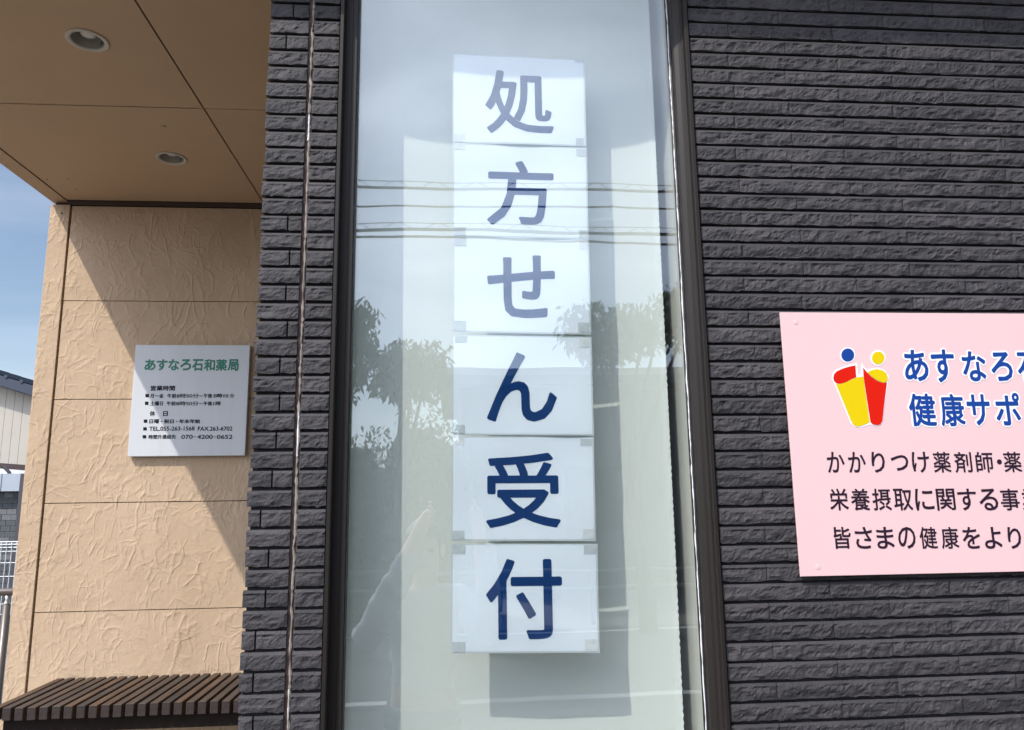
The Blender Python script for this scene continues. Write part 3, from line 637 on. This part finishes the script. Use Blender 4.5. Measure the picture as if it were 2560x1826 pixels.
# holes in the soffit boards
for e in [o for o in bpy.data.objects if o.name.startswith('downlight')]:
    cx, cy = e.location.x, e.location.y; R0 = .0585
    for p in [o for o in cp.children if o.name.startswith('soffit_panel')]:
        bb = [v.co for v in p.data.vertices]; x0, x1 = min(v.x for v in bb), max(v.x for v in bb); y0, y1 = min(v.y for v in bb), max(v.y for v in bb)
        if x0 < cx < x1 and y0 < cy < y1:
            p['holes'] = 1
            pts = []; n = 40; V = []; F = []
            for z in (SOF, SOF + .01):
                for i in range(n):
                    a = 2 * math.pi * (i + .5) / n - math.pi; V.append((cx + R0 * math.cos(a), cy + R0 * math.sin(a), z))
                for i in range(n):
                    a = 2 * math.pi * (i + .5) / n - math.pi; dx, dy = math.cos(a), math.sin(a)
                    t1 = ((x1 if dx > 0 else x0) - cx) / dx if abs(dx) > 1e-6 else 1e9; t2 = ((y1 if dy > 0 else y0) - cy) / dy if abs(dy) > 1e-6 else 1e9
                    t_ = min(t1, t2); V.append((cx + dx * t_, cy + dy * t_, z))
                V += [(x0, y0, z), (x1, y0, z), (x1, y1, z), (x0, y1, z)]
            S = 2 * n + 4
            for s in (0, 1):
                o_ = s * S
                for i in range(n):
                    j = (i + 1) % n; a, b3 = V[o_ + n + i], V[o_ + n + j]
                    f = [o_ + i, o_ + n + i, o_ + n + j, o_ + j]
                    if abs(a[0] - b3[0]) > 1e-6 and abs(a[1] - b3[1]) > 1e-6:
                        cxn = a[0] if abs(a[0] - x0) < 1e-6 or abs(a[0] - x1) < 1e-6 else b3[0]; cyn = a[1] if abs(a[1] - y0) < 1e-6 or abs(a[1] - y1) < 1e-6 else b3[1]
                        k5 = [(x0, y0), (x1, y0), (x1, y1), (x0, y1)]; kk = min(range(4), key=lambda q: abs(k5[q][0] - cxn) + abs(k5[q][1] - cyn))
                        f = [o_ + i, o_ + n + i, o_ + 2 * n + kk, o_ + n + j, o_ + j]
                    F.append(tuple(f))
            for i in range(n): F.append((i, (i + 1) % n, S + (i + 1) % n, S + i))
            me = bpy.data.meshes.new('soffit_panel'); me.from_pydata(V, [], F); me.materials.append(MCEIL); p.data = me
    # and in the backing: a dark can
bk = [o for o in cp.children if o.name.startswith('soffit_backing')][0]
V, F = box_vf(CX0 + .001, xr, CF + .03, BY + .14, SOF + .075, SOF + .10)
me = bpy.data.meshes.new('soffit_backing'); me.from_pydata(V, [], F); me.materials.append(MCEILG); bk.data = me
# closing battens over the joints
box('joint_batten', jx - .02, jx + .02, CF + .03, BY - .01, SOF + .0105, SOF + .03, MCEILG, cp)
for y_ in (jy, .124): box('joint_batten', CX0 + .006, jx - .0205, y_ - .02, y_ + .02, SOF + .0105, SOF + .03, MCEILG, cp); box('joint_batten', jx + .0205, xr, y_ - .02, y_ + .02, SOF + .0105, SOF + .03, MCEILG, cp)
for px, py, r_ in ((118, 449, .004), (172, 448, .003), (189, 473, .003), (412, 316, .006), (404, 315, .003)):
    c = atz(px, py, SOF); mb = MB(); mb.tube([(c[0], c[1], SOF - .0016), (c[0], c[1], SOF - .0001)], [r_ * .6, r_], 7); mb.build('speck', MTRIMB, cp)
c = aty(155, 534, BY - .006); mb = MB(); mb.tube([(c[0], BY - .0075, c[2]), (c[0], BY - .0055, c[2])], .005, 10); mb.build('screw', MTRIMB, rw)
# ------------------------------------------------------------------ name plaque
QY = BY - .028
Qp = lambda x, y: XZ(300 + x / 5.075, 840 + y / 5.075, QY)
pq = empty('name_plaque', (-1.15, QY, 1.9), label='square white metal plaque with green title and opening hours on the beige wall', cat='sign')
c0, c1, c2, c3 = [np.array(Qp(*p)) for p in ((195, 107), (1646, 125), (1588, 1526), (100, 1524))]
PXa = (c0[0] + c3[0]) / 2; PXb = (c1[0] + c2[0]) / 2; PZa = (c3[1] + c2[1]) / 2; PZb = (c0[1] + c1[1]) / 2
box('panel', PXa, PXb, QY, QY + .022, PZa, PZb, MPLQ, pq, bevel=.0022)
box('standoff', PXa + .03, PXb - .03, QY + .0222, BY + .001, PZa + .03, PZb - .03, MPLE, pq)
QL = QY - .0006
def qt(body, l, t, r, b2, m=MBLK, off=.02, sp=1.0):
    # l,t / r,b measured on the tilted photo: heights taken at the left end
    p0 = np.array(Qp(l, b2)); p1 = np.array(Qp(r, b2 + .005 * (r - l))); p2 = np.array(Qp(l, t))
    text('lettering', body, (p0[0], p0[1]), (p1[0], p0[1]), (p0[0], p2[1]), m, pq, QL, offset=off, spacing=sp)
W_ = (1510 - 303) / 8
for i, c in enumerate('あすなろ石和薬局'):
    l = 303 + i * W_ + 4
    qt(c, l, 296 if i > 3 else 298 - i, l + W_ - 9, 446 if i > 3 else 440, MGREEN, .036)
qt('営業時間', 385, 632, 697, 698, off=.03)
def sq(x0, y0, x1, y1): poly('lettering', [(x0, y0), (x1, y0), (x1, y1), (x0, y1)], MBLK, QL, pq, Qp)
for (x0, y0) in ((323, 738), (317, 835), (302, 1062), (295, 1160), (288, 1260)): sq(x0, y0, x0 + 45, y0 + 42)
qt('月～金', 382, 733, 552, 790, off=.025); qt('午前', 598, 733, 712, 790, off=.03); qt('8時50分', 716, 733, 1000, 790, off=.018, sp=.95)
qt('～', 1003, 755, 1050, 772, off=.03); qt('午後', 1058, 733, 1170, 790, off=.03); qt('5時10', 1182, 733, 1376, 788, off=.03, sp=.95); qt('分', 1392, 733, 1447, 787, off=.03)
qt('土曜日', 382, 830, 545, 887, off=.03); qt('午前', 590, 830, 706, 887, off=.03); qt('8時50分', 710, 830, 996, 887, off=.018, sp=.95)
qt('～', 1003, 853, 1050, 870, off=.03); qt('午後', 1058, 830, 1168, 887, off=.03); qt('1時', 1182, 830, 1278, 886, off=.03)
qt('休', 374, 954, 446, 1020, off=.03); qt('日', 545, 956, 605, 1020, off=.03)
qt('日曜', 370, 1058, 494, 1113, off=.03); qt('・', 517, 1078, 534, 1094, off=.03); qt('祝日', 556, 1058, 682, 1113, off=.035); qt('・', 714, 1078, 731, 1094, off=.03); qt('年末年始', 748, 1058, 1016, 1113, off=.035)
qt('TEL.055-263-1568', 368, 1152, 946, 1207, off=.022); qt('FAX.263-6702', 986, 1152, 1426, 1207, off=.022)
qt('時間外連絡先', 360, 1255, 708, 1311, off=.025); qt('070', 776, 1256, 922, 1309, off=.022); qt('4200', 978, 1256, 1176, 1309, off=.022); qt('0652', 1228, 1256, 1426, 1309, off=.022)
for a, b2 in ((928, 972), (1182, 1224)): poly('lettering', [(a, 1278), (b2, 1278), (b2, 1284), (a, 1284)], MBLK, QL, pq, Qp)
# ------------------------------------------------------------------ bench
bn = empty('slatted_bench', (-1.0, 1.65, PZ), label='dark brown wooden slatted bench against the beige wall', cat='bench')
BT = .808; x = -1.626; first = None
while x < -.43:
    V, F = box_vf(-.0143, .0143, 1.432, 1.897, BT - .043, BT)
    if first is None or rng.random() < .0:
        bm = bmesh.new(); vs = [bm.verts.new(v) for v in V]
        for f in F: bm.faces.new([vs[i] for i in f])
        bmesh.ops.bevel(bm, geom=bm.edges[:], offset=.0015, segments=1, affect='EDGES'); first = bpy.data.meshes.new('slat'); bm.to_mesh(first); bm.free(); first.materials.append(MWD); first.materials.append(mat('end_grain', (.028, .018, .016), .8, var=.4, vscale=60))
        for f_ in first.polygons: f_.material_index = 1 if abs(f_.normal.y) > .9 else 0
    o = bpy.data.objects.new('slat', first); link(o, bn); o.matrix_parent_inverse = Matrix.Translation(bn.location).inverted()
    o.location = (x + .0143, rng.uniform(-.002, .002), rng.uniform(-.0008, .0008)); x += .04195
MBM = mat('dark_beam', (.016, .010, .008), .8, spec=.2, var=.3, vscale=12)
box('beam', -1.60, -.43, 1.475, 1.515, BT - .098, BT - .0435, MBM, bn, bevel=.002); box('beam', -1.60, -.43, 1.83, 1.87, BT - .098, BT - .0435, MBM, bn, bevel=.002)
for lx in (-1.55, -.52):
    for ly in (1.48, 1.832): box('leg', lx, lx + .05, ly, ly + .034, PZ, BT - .0985, MBM, bn)
# ------------------------------------------------------------------ handrail outside
MRL = mat('brown_metal', (.15, .125, .11), .35, .3)
hr = empty('handrail', (-2.23, 2.6, GZ), label='brown metal handrail on round posts beyond the corner of the beige wall', cat='handrail')
mb = MB(); ry = 2.6; za = 1.085
mb.tube([(-4.2, ry, za), (-2.21, ry, za), (-2.19, ry + .01, za), (-2.18, ry + .04, za)], .0185, 12); mb.build('rail', MRL, hr, True)
for i, px_ in enumerate((-2.235, -3.4)):
    mb = MB(); mb.tube([(px_, ry, GZ), (px_, ry, za - .062)], .0185, 14); mb.build('post', MRL, hr, True)
    mb = MB(); mb.tube([(px_, ry, za - .062), (px_, ry, za - .052), (px_, ry, za - .038), (px_, ry, za - .019)], [.0185, .014, .008, .013], 12); mb.build('bracket', mat('bracket_metal', (.5, .48, .44), .3, .6) if i == 0 else bpy.data.materials['bracket_metal'], hr, True)
box('ramp_slab', -4.4, -1.97, 2.0, 2.75, GZ - .05, .12, MFLOOR); tag(bpy.data.objects['ramp_slab'], 'concrete ramp slab outside the porch', kind='structure')
bpy.data.objects['ramp_slab'].name = 'path'
# ------------------------------------------------------------------ mesh fence, block wall, neighbour's shed
MFN = mat('white_wire', (.72, .74, .74), .4)
FY = 8.0
fn = empty('mesh_fence', (-6, FY, 0), label='white welded wire mesh fence in front of the grey block wall', cat='fence')
fz0, fz1 = .27, 1.10
x = -8.2; n = 0
wm = None
while x < -4.3:
    if wm is None:
        mb = MB(); mb.tube([(0, 0, fz0), (0, 0, fz1 - .06), (0, -.02, fz1 - .03), (0, 0, fz1)], .0035, 5); o = mb.build('wire', MFN, fn); wm = o.data; o.location = (0, 0, 0)
    else: o = bpy.data.objects.new('wire', wm); link(o, fn); o.matrix_parent_inverse = Matrix.Translation(fn.location).inverted()
    o.location = (x, FY, 0); x += .0585
for z in (fz0 + .01, fz0 + .125, fz0 + .28, fz0 + .435, fz0 + .59, fz0 + .72, fz0 + .765, fz1 - .03, fz1):
    mb = MB(); mb.tube([(-8.2, FY + .006, z), (-4.3, FY + .006, z)], .0042 if z < fz1 - .1 else .006, 5); mb.build('wire', MFN, fn)
for x in (-8.0, -6.0, -4.4): mb = MB(); mb.tube([(x, FY + .03, GZ), (x, FY + .03, fz1 + .02)], .02, 10); mb.build('post', MFN, fn, True)
WYB = 9.4
bw_ = empty('block_wall', (-7, WYB, GZ), label='grey concrete block wall under the cream shed', cat='wall', kind='structure')
z0_, z1_b = GZ, 1.81
MCB = mat('concrete_block', (.085, .092, .10), .9, var=.25, vscale=7, bump=.003, bscale=60)
box('mortar_core', -9.6, -5.62, WYB + .02, WYB + .12, z0_, z1_b - .005, mat('mortar', (.13, .13, .13), .9), bw_)
blk = None; r_ = 0; z = GZ
MCB2 = mat('pale_block', (.15, .155, .16), .9, var=.2, vscale=7, bump=.003, bscale=60)
bms = []
for m2 in (MCB, MCB2):
    V, F = box_vf(.0025, .1225, 0, .03, .0025, .0725); me = bpy.data.meshes.new('block'); me.from_pydata(V, [], F); me.materials.append(m2); bms.append(me)
z = .80
while z < z1_b - .07:
    x = -7.4 - (.0625 if r_ % 2 else 0)
    while x < -5.82:
        o = bpy.data.objects.new('block', bms[1 if rng.random() < .35 else 0]); link(o, bw_); o.matrix_parent_inverse = Matrix.Translation(bw_.location).inverted(); o.location = (x, WYB + rng.uniform(-.003, .003), z); x += .125
    z += .075; r_ += 1
mb = MB(); z = GZ
while z < .79:
    x = -8.2
    while x < -5.8: mb.box(x + .0025, x + .1225, WYB, WYB + .03, z + .0025, z + .0725); x += .125
    z += .075
o = mb.build('block', MCB, bw_); o['kind'] = 'stuff'
# steel post and grey panel beside/over the block wall
MPST = mat('dark_steel', (.055, .05, .06), .5)
ps0 = aty(58, 1200, 9.2)
o = box('steel_post', ps0[0] - .02, ps0[0] + .14, 9.16, 9.28, GZ, aty(58, 1186, 9.2)[2], MPST); tag(o, 'dark steel post at the end of the grey block wall', 'post')
g0 = aty(0, 1185, 9.25); g1 = aty(50, 1228, 9.25)
gp = empty('roof_gutter_panel', (g0[0], 9.25, g1[2]), label='pale blue-grey sheet panel hung above the block wall', cat='panel')
MGP = mat('blue_grey_sheet', (.34, .38, .43), .5, var=.06, vscale=3)
xs_ = [g0[0] - 2.2, g0[0] - 1.1, g0[0] + .03, g1[0]]
for a, b2 in zip(xs_, xs_[1:]): box('sheet', a + .006, b2 - .006, 9.25, 9.29, g1[2], g0[2], MGP, gp)
box('sheet_edge', g1[0] + .001, g1[0] + .035, 9.24, 9.3, g1[2] - .05, g0[2], MPST, gp)
# shed gable: raised cream box with vertical boards, roof slopes down to the right
SYD = 13.0
sh = empty('cream_shed', (-8, SYD, 0), label='raised cream shed with vertical boards and a dark metal roof, far left', cat='shed')
MCR = mat('cream_siding', (.46, .42, .36), .7, var=.04, vscale=3)
pl = aty(0, 966, SYD); pr_ = aty(84, 992, SYD); pb = aty(0, 1158, SYD); pb2 = aty(68, 1163, SYD)
sx, sz = (pr_[2] - pl[2]) / (pr_[0] - pl[0]), 0
def rz(x): return pl[2] + sx * (x - pl[0])
bx = (pb2[2] - pb[2]) / (pb2[0] - pb[0])
def bz(x): return pb[2] + bx * (x - pb[0])
x = pl[0] - 3.08
while x < pl[0] + 2.6:
    a, b2 = x + .003, x + .150
    V = [(a, SYD, bz(a)), (b2, SYD, bz(b2)), (b2, SYD, rz(b2)), (a, SYD, rz(a)), (a, SYD + .04, bz(a)), (b2, SYD + .04, bz(b2)), (b2, SYD + .04, rz(b2)), (a, SYD + .04, rz(a))]
    mesh('board', V, [(0, 1, 2, 3), (7, 6, 5, 4), (0, 4, 5, 1), (1, 5, 6, 2), (2, 6, 7, 3), (3, 7, 4, 0)], MCR, sh); x += .153
xa, xb = pl[0] - 3.1, pl[0] + 2.65
MRF = mat('dark_roof', (.045, .055, .08), .45, .3)
def slab(name, za_, zb_, y0, y1, m, fz):
    V = [(xa, y0, fz(xa) + za_), (xb, y0, fz(xb) + za_), (xb, y0, fz(xb) + zb_), (xa, y0, fz(xa) + zb_)]; V += [(a, y1, c) for a, _, c in V]
    return mesh(name, V, [(0, 1, 2, 3), (7, 6, 5, 4), (0, 4, 5, 1), (1, 5, 6, 2), (2, 6, 7, 3), (3, 7, 4, 0)], m, sh)
slab('wall_core', .03, -.02, 13.045, 17, mat('shed_core', (.2, .18, .16), .8), lambda x: rz(x) - .02) 
cv = [(xa, 13.045, bz(xa) + .02), (xb, 13.045, bz(xb) + .02), (xb, 13.045, rz(xb) - .02), (xa, 13.045, rz(xa) - .02)]; cv += [(a, 17, c) for a, _, c in cv]
mesh('wall_core', cv, [(0, 1, 2, 3), (7, 6, 5, 4), (0, 4, 5, 1), (1, 5, 6, 2), (2, 6, 7, 3), (3, 7, 4, 0)], MCR, sh)
slab('roof', .02, .20, 12.7, 17.2, MRF, rz)
slab('base_trim', -.10, .0, 12.95, 17, mat('shed_trim', (.05, .03, .03), .6), bz)
mb = MB(); x = xa
while x < xb:
    mb.tube([(x, 12.68, rz(x) + .215), (x, 17.2, rz(x) + .215)], .035, 6); x += .28
o = mb.build('roof_rib', MRF, sh)
for x in (xa + .3, xb - .3): box('leg', x, x + .15, 13.2, 13.35, GZ, bz(x) - .1, MPST, sh)
# pale wall far behind, seen under the shed
o = box('garden_wall', -16, -9.0, 19.0, 19.2, GZ, 2.65, mat('pale_wall', (.70, .72, .76), .8)); tag(o, 'pale wall glimpsed under the cream shed', 'wall')
mb = MB(); mb.tube([tuple(aty(8, 1165, 12.8)), tuple(aty(22, 1180, 12.8)), tuple(aty(40, 1230, 12.8))], .03, 6); o = mb.build('brace', MPST, sh)
# ------------------------------------------------------------------ what the glass reflects
def mir(px, py, vy):
    """point seen in the window at pixel px,py, standing vy metres behind the pane in the mirror"""
    p = aty(px, py, GY + vy); return np.array([p[0], GY - vy, p[2]])
MLEAF = mat('leaf', (.045, .085, .03), .6, var=.5, vscale=3); MBARK = mat('bark', (.10, .075, .055), .9, var=.3, vscale=10, bump=.01, bscale=25)
def leaves(mb, c, r, n, size, droop=.5):
    for _ in range(n):
        d = Vector((rng.gauss(0, 1), rng.gauss(0, 1), rng.gauss(0, 1))); d.normalize(); rr = rng.random() ** .42
        p = Vector(c) + Vector((d.x * r[0], d.y * r[1], d.z * r[2])) * rr
        a = Vector((rng.uniform(-1, 1), rng.uniform(-1, 1), -droop - rng.random() * .8)).normalized(); b2 = a.orthogonal().normalized(); b2 = (Matrix.Rotation(rng.random() * 6.28, 3, a) @ b2)
        s = size * rng.uniform(.6, 1.3); q = p + a * s
        mb.add([p, p + a * s * .45 + b2 * s * .17, q, p + a * s * .45 - b2 * s * .17], [(0, 1, 2, 3)])
def tree(base, h, crowns, label, nleaf=900, size=.14):
    e = empty('street_tree', base, label=label, cat='tree', group='trees reflected in the window')
    bs = Vector(base); mb = MB(); top = Vector((crowns[0][0][0], crowns[0][0][1], crowns[0][0][2]))
    mid = bs.lerp(top, .45) + Vector((rng.uniform(-.15, .15), 0, 0))
    mb.tube([bs, bs.lerp(mid, .5) + Vector((.05, .03, 0)), mid, top], [.13, .10, .075, .03], 9)
    for c, r in crowns:
        for _ in range(3):
            t_ = Vector(c) + Vector((rng.uniform(-.6, .6) * r[0], rng.uniform(-.6, .6) * r[1], rng.uniform(-.4, .6) * r[2]))
            mb.tube([mid, mid.lerp(t_, .5) + Vector((0, 0, .1)), t_], [.05, .03, .01], 6)
    mb.build('trunk', MBARK, e, True)
    ml = MB()
    for c, r in crowns:
        for _ in range(9):
            cc = [c[i] + rng.uniform(-.65, .65) * r[i] for i in range(3)]; leaves(ml, cc, [q * .5 for q in r], nleaf // 9, size)
        leaves(ml, c, r, nleaf // 3, size)
    ml.build('crown', MLEAF, e)
c = mir(880, 830, 8.2); c2 = mir(900, 950, 8.2)
tree((c[0] - .5, c[1], GZ), 4, [((c[0] - .15, c[1], c[2]), (.55, .5, .42)), ((c[0] - .3, c[1], c2[2]), (.5, .5, .4))], 'leafy street tree nearest the left frame, mirrored in the glass', 1500)
c = mir(1010, 930, 9.0)
tree((c[0], c[1], GZ), 4, [((c[0], c[1], c[2]), (.62, .5, .5))], 'rounded smaller tree mirrored left of the paper sheets', 1600)
c = mir(1520, 830, 8.6); c2 = mir(1640, 800, 8.6)
tree((c[0] + .4, c[1], GZ), 4, [((c[0], c[1], c[2]), (.75, .6, .42)), ((c2[0] + .3, c2[1], c2[2]), (.65, .6, .48))], 'wide tree mirrored right of the paper sheets', 1500)
hm = MB(); hc = mir(900, 1180, 10.5)
for i in range(30): leaves(hm, (-7.4 + i * .26, hc[1] + .55 + rng.uniform(-.1, .2), rng.uniform(.6, 2.55)), (.5, .35, .85), 560, .12, .3)
for i in range(34):
    cx_, cz_, rr_ = -7.6 + i * .235, rng.uniform(.5, 2.0), rng.uniform(.45, .75)
    for hz_ in (.2, cz_):
        V = []; n_ = 12
        for j in range(7):
            for k in range(n_):
                th = math.pi * j / 6; p_ = 2 * math.pi * k / n_; r2 = rr_ * (1 + .16 * math.sin(k * 2.3 + j * 1.7 + i))
                V.append((cx_ + r2 * math.sin(th) * math.cos(p_), hc[1] + .6 * r2 * math.sin(th) * math.sin(p_), hz_ + r2 * 1.1 * math.cos(th)))
        hm.add(V, [(j * n_ + k, j * n_ + (k + 1) % n_, (j + 1) * n_ + (k + 1) % n_, (j + 1) * n_ + k) for j in range(6) for k in range(n_)])
o = hm.build('hedge', MLEAF, None); tag(o, 'dense green hedge across the road, mirrored in the glass', 'hedge')
# house across the road
ho = empty('house_across_road', (6, -13.2, GZ), label='low grey house across the road, mirrored in the glass', cat='house')
MHW = mat('house_wall', (.12, .125, .13), .8, var=.08, vscale=2); HY = -13.2
hx0 = mir(1100, 926, 13.24)[0]; hz = mir(1300, 926, 13.24)[2]
box('wall', hx0 + .4, 14, HY - 6, HY, GZ, hz - .35, MHW, ho); box('roof', hx0, 14.4, HY - 6.4, HY + .45, hz - .35, hz - .16, mat('house_roof', (.08, .085, .10), .6), ho)
box('parapet', hx0 + .05, 14.3, HY - 6.3, HY + .35, hz - .16, hz, mat('house_parapet', (.30, .31, .32), .7), ho)
for x in (2.2, 5.4, 8.6):
    f = box('window', x, x + 1.5, HY + .001, HY + .05, .9, 2.1, MFR, ho); box('pane', x + .06, x + 1.44, HY + .051, HY + .056, .96, 2.04, glass_mat('far_glass') if x < 3 else bpy.data.materials['far_glass'], f)
# low rail fence along the road edge
lf = empty('road_fence', (0, -9.5, GZ), label='pale low rail fence along the far kerb, mirrored near the bottom of the glass', cat='fence')
MRF2 = mat('grey_rail', (.25, .26, .26), .5)
for z in (.25, .5): mb = MB(); mb.tube([(-12, -9.5, z), (12, -9.5, z)], .025, 8); mb.build('rail', MRF2, lf, True)
for i in range(13): mb = MB(); mb.tube([(-12 + i * 2, -9.5, GZ), (-12 + i * 2, -9.5, .55)], .03, 8); mb.build('post', MRF2, lf, True)
# overhead cables
MCA = mat('cable', (.02, .02, .022), .6)
def cable(pyl, pyr, vy, r, label, spiral=0):
    a = mir(886, pyl, vy); b2 = mir(1690, pyr, vy); d = (b2 - a); A0 = a - d * 4; B0 = a + d * 5
    e = empty('overhead_cable', tuple(A0), label=label, cat='cable', group='overhead cables mirrored in the window')
    mb = MB(); mb.tube([tuple(A0), tuple(B0)], r, 6); mb.build('line', MCA, e, True)
    if spiral:
        mb = MB(); pts = []; A1 = a - d * .4; B1 = b2 + d * .4; n = int(np.linalg.norm(B1 - A1) / .04)
        for i in range(n + 1): q = A1 + (B1 - A1) * i / n; t_ = i * .42; pts.append((q[0], q[1] + .05 * math.cos(t_), q[2] + .045 + .055 * math.sin(t_)))
        mb.tube(pts, .004, 4); mb.build('spiral_hanger', MCA, e)
        mb = MB(); mb.tube([tuple(A0 + np.array([0, 0, .10])), tuple(B0 + np.array([0, 0, .10]))], .006, 5); mb.build('messenger_wire', MCA, e)
cable(469, 476, 9.0, .022, 'highest mirrored cable, wrapped in a spiral hanger', 1)
cable(516, 519, 9.2, .016, 'single thin mirrored cable between the two spiral ones')
cable(574, 586, 9.0, .026, 'lower mirrored cable wrapped in a spiral hanger', 1)
cable(590, 610, 9.3, .020, 'lowest mirrored cable, just under the spiral one')
# ------------------------------------------------------------------ the photographer, mirrored in the glass
def skin(name, verts, edges, radii, m, parent, root=0, sub=2):
    me = bpy.data.meshes.new(name); me.from_pydata(verts, edges, []); o = bpy.data.objects.new(name, me); link(o, parent); o.matrix_parent_inverse = Matrix.Translation(parent.location).inverted()
    me.materials.append(m)
    sk = o.modifiers.new('s', 'SKIN'); sk.use_smooth_shade = True
    for i, r in enumerate(radii):
        d = me.skin_vertices[0].data[i]; d.radius = r if isinstance(r, tuple) else (r, r); d.use_root = (i == root)
    su = o.modifiers.new('u', 'SUBSURF'); su.levels = sub; su.render_levels = sub
    dg = bpy.context.evaluated_depsgraph_get(); dg.update(); m2 = bpy.data.meshes.new_from_object(o.evaluated_get(dg)); o.modifiers.clear(); o.data = m2; m2.materials.clear(); m2.materials.append(m)
    return o
MSK = mat('skin', (.52, .33, .24), .5); MSH = mat('white_shirt', (.36, .37, .39), .8, var=.05, vscale=6); MTR = mat('grey_trousers', (.06, .06, .07), .8); MHR = mat('black_hair', (.015, .013, .012), .5)
HXp, HYp = -.13, -2.02
pe = empty('person', (HXp, HYp, GZ), label='person in a white shirt holding up a phone, mirrored in the window', cat='person')
G = GZ
vb = [(HXp, HYp, G + .86), (HXp, HYp, G + 1.05), (HXp, HYp, G + 1.27), (HXp, HYp, G + 1.37), (HXp, HYp + .01, G + 1.44), (HXp, HYp + .02, G + 1.53), (HXp, HYp + .01, G + 1.61),
      (HXp - .17, HYp, G + 1.31), (HXp - .27, HYp + .12, G + 1.12), (-.105, -1.62, 1.44), (HXp + .17, HYp, G + 1.31), (HXp + .29, HYp + .12, G + 1.14), (.105, -1.62, 1.45),
      (HXp - .09, HYp, G + .78), (HXp - .10, HYp + .01, G + .45), (HXp - .11, HYp, G + .07), (HXp - .11, HYp + .15, G + .04), (HXp + .09, HYp, G + .78), (HXp + .10, HYp + .01, G + .45), (HXp + .11, HYp, G + .07), (HXp + .11, HYp + .15, G + .04),
      (-.088, -1.585, 1.475), (.088, -1.585, 1.48)]
eb = [(0, 1), (1, 2), (2, 3), (3, 4), (4, 5), (5, 6), (2, 7), (7, 8), (8, 9), (2, 10), (10, 11), (11, 12), (0, 13), (13, 14), (14, 15), (15, 16), (0, 17), (17, 18), (18, 19), (19, 20), (9, 21), (12, 22)]
rb = [(.14, .10), (.12, .095), (.14, .10), .055, .07, (.078, .09), .06, .055, .042, .03, .055, .042, .03, .08, .055, .04, .035, .08, .055, .04, .035, (.034, .016), (.034, .016)]
skin('body', vb, eb, rb, MSK, pe)
vs_ = [vb[0], vb[1], vb[2], (HXp, HYp, G + 1.35), vb[7], vb[8], (-.150, -1.69, 1.33), vb[10], vb[11], (.150, -1.69, 1.34)]
sh_ = skin('shirt', vs_, [(0, 1), (1, 2), (2, 3), (2, 4), (4, 5), (5, 6), (2, 7), (7, 8), (8, 9)], [(.175, .13), (.155, .12), (.17, .125), .072, .078, .066, .050, .078, .066, .050], MSH, pe, sub=3)
for v in sh_.data.vertices:                # folds in the cloth
    c_ = v.co; k_ = .006 * math.sin(c_.z * 70 + c_.x * 40) * math.sin(c_.x * 31 + c_.y * 23) + .005 * math.sin(c_.z * 31 - c_.y * 37 + 1.3); v.co = c_ + v.normal * k_
skin('trousers', [vb[0], vb[13], vb[14], (vb[15][0], vb[15][1], G + .12), vb[17], vb[18], (vb[19][0], vb[19][1], G + .12)], [(0, 1), (1, 2), (2, 3), (0, 4), (4, 5), (5, 6)], [(.15, .11), .095, .072, .06, .095, .072, .06], MTR, pe)
def blob(name, c, r, m, fz=lambda v: True):
    bm = bmesh.new(); bmesh.ops.create_uvsphere(bm, u_segments=24, v_segments=16, radius=1)
    for v in bm.verts: v.co = Vector((v.co.x * r[0], v.co.y * r[1], v.co.z * r[2]))
    bmesh.ops.delete(bm, geom=[v for v in bm.verts if not fz(v.co)], context='VERTS')
    bmesh.ops.translate(bm, verts=bm.verts, vec=c); me = bpy.data.meshes.new(name); bm.to_mesh(me); bm.free(); me.materials.append(m); me.polygons.foreach_set('use_smooth', [True] * len(me.polygons))
    o = bpy.data.objects.new(name, me); link(o, pe); o.matrix_parent_inverse = Matrix.Translation(pe.location).inverted(); return o
hc_ = (HXp, HYp + .012, G + 1.545)
blob('hair', (hc_[0], hc_[1] - .012, hc_[2] + .018), (.092, .108, .118), MHR, lambda v: v.z > .035 or v.y < -.01 and v.z > -.07)
for s in (-1, 1):
    blob('eye', (HXp + s * .031, HYp + .098, G + 1.535), (.012, .008, .007), MBLK); blob('ear', (HXp + s * .084, HYp + .01, G + 1.53), (.012, .02, .032), MSK)
blob('nose', (HXp, HYp + .112, G + 1.51), (.013, .018, .024), MSK); blob('mouth', (HXp, HYp + .098, G + 1.468), (.024, .008, .006), mat('lips', (.4, .15, .13), .5))
for s in (-1, 1):          # five fingers round the phone
    for k6 in range(4):
        z = 1.50 - k6 * .019 + (.0 if s < 0 else .004); L_ = (.9, 1, .95, .8)[k6]
        skin('finger', [(s * .088, -1.583, z - .01), (s * .096, -1.566, z), (s * .090, -1.552, z + .003), (s * (.078 + .01 * (1 - L_)), -1.5475, z + .004)], [(0, 1), (1, 2), (2, 3)], [.009, .0085, .008, .0072], MSK, pe, sub=1)
    skin('thumb', [(s * .082, -1.588, 1.462), (s * .070, -1.580, 1.482), (s * .060, -1.572, 1.502)], [(0, 1), (1, 2)], [.0115, .010, .009], MSK, pe, sub=1)
o = box('phone', -.078, .078, -1.5665, -1.558, 1.472, 1.548, mat('phone_black', (.015, .015, .018), .3), None, bevel=.003); tag(o, 'dark smartphone held up sideways by the mirrored photographer', 'phone')
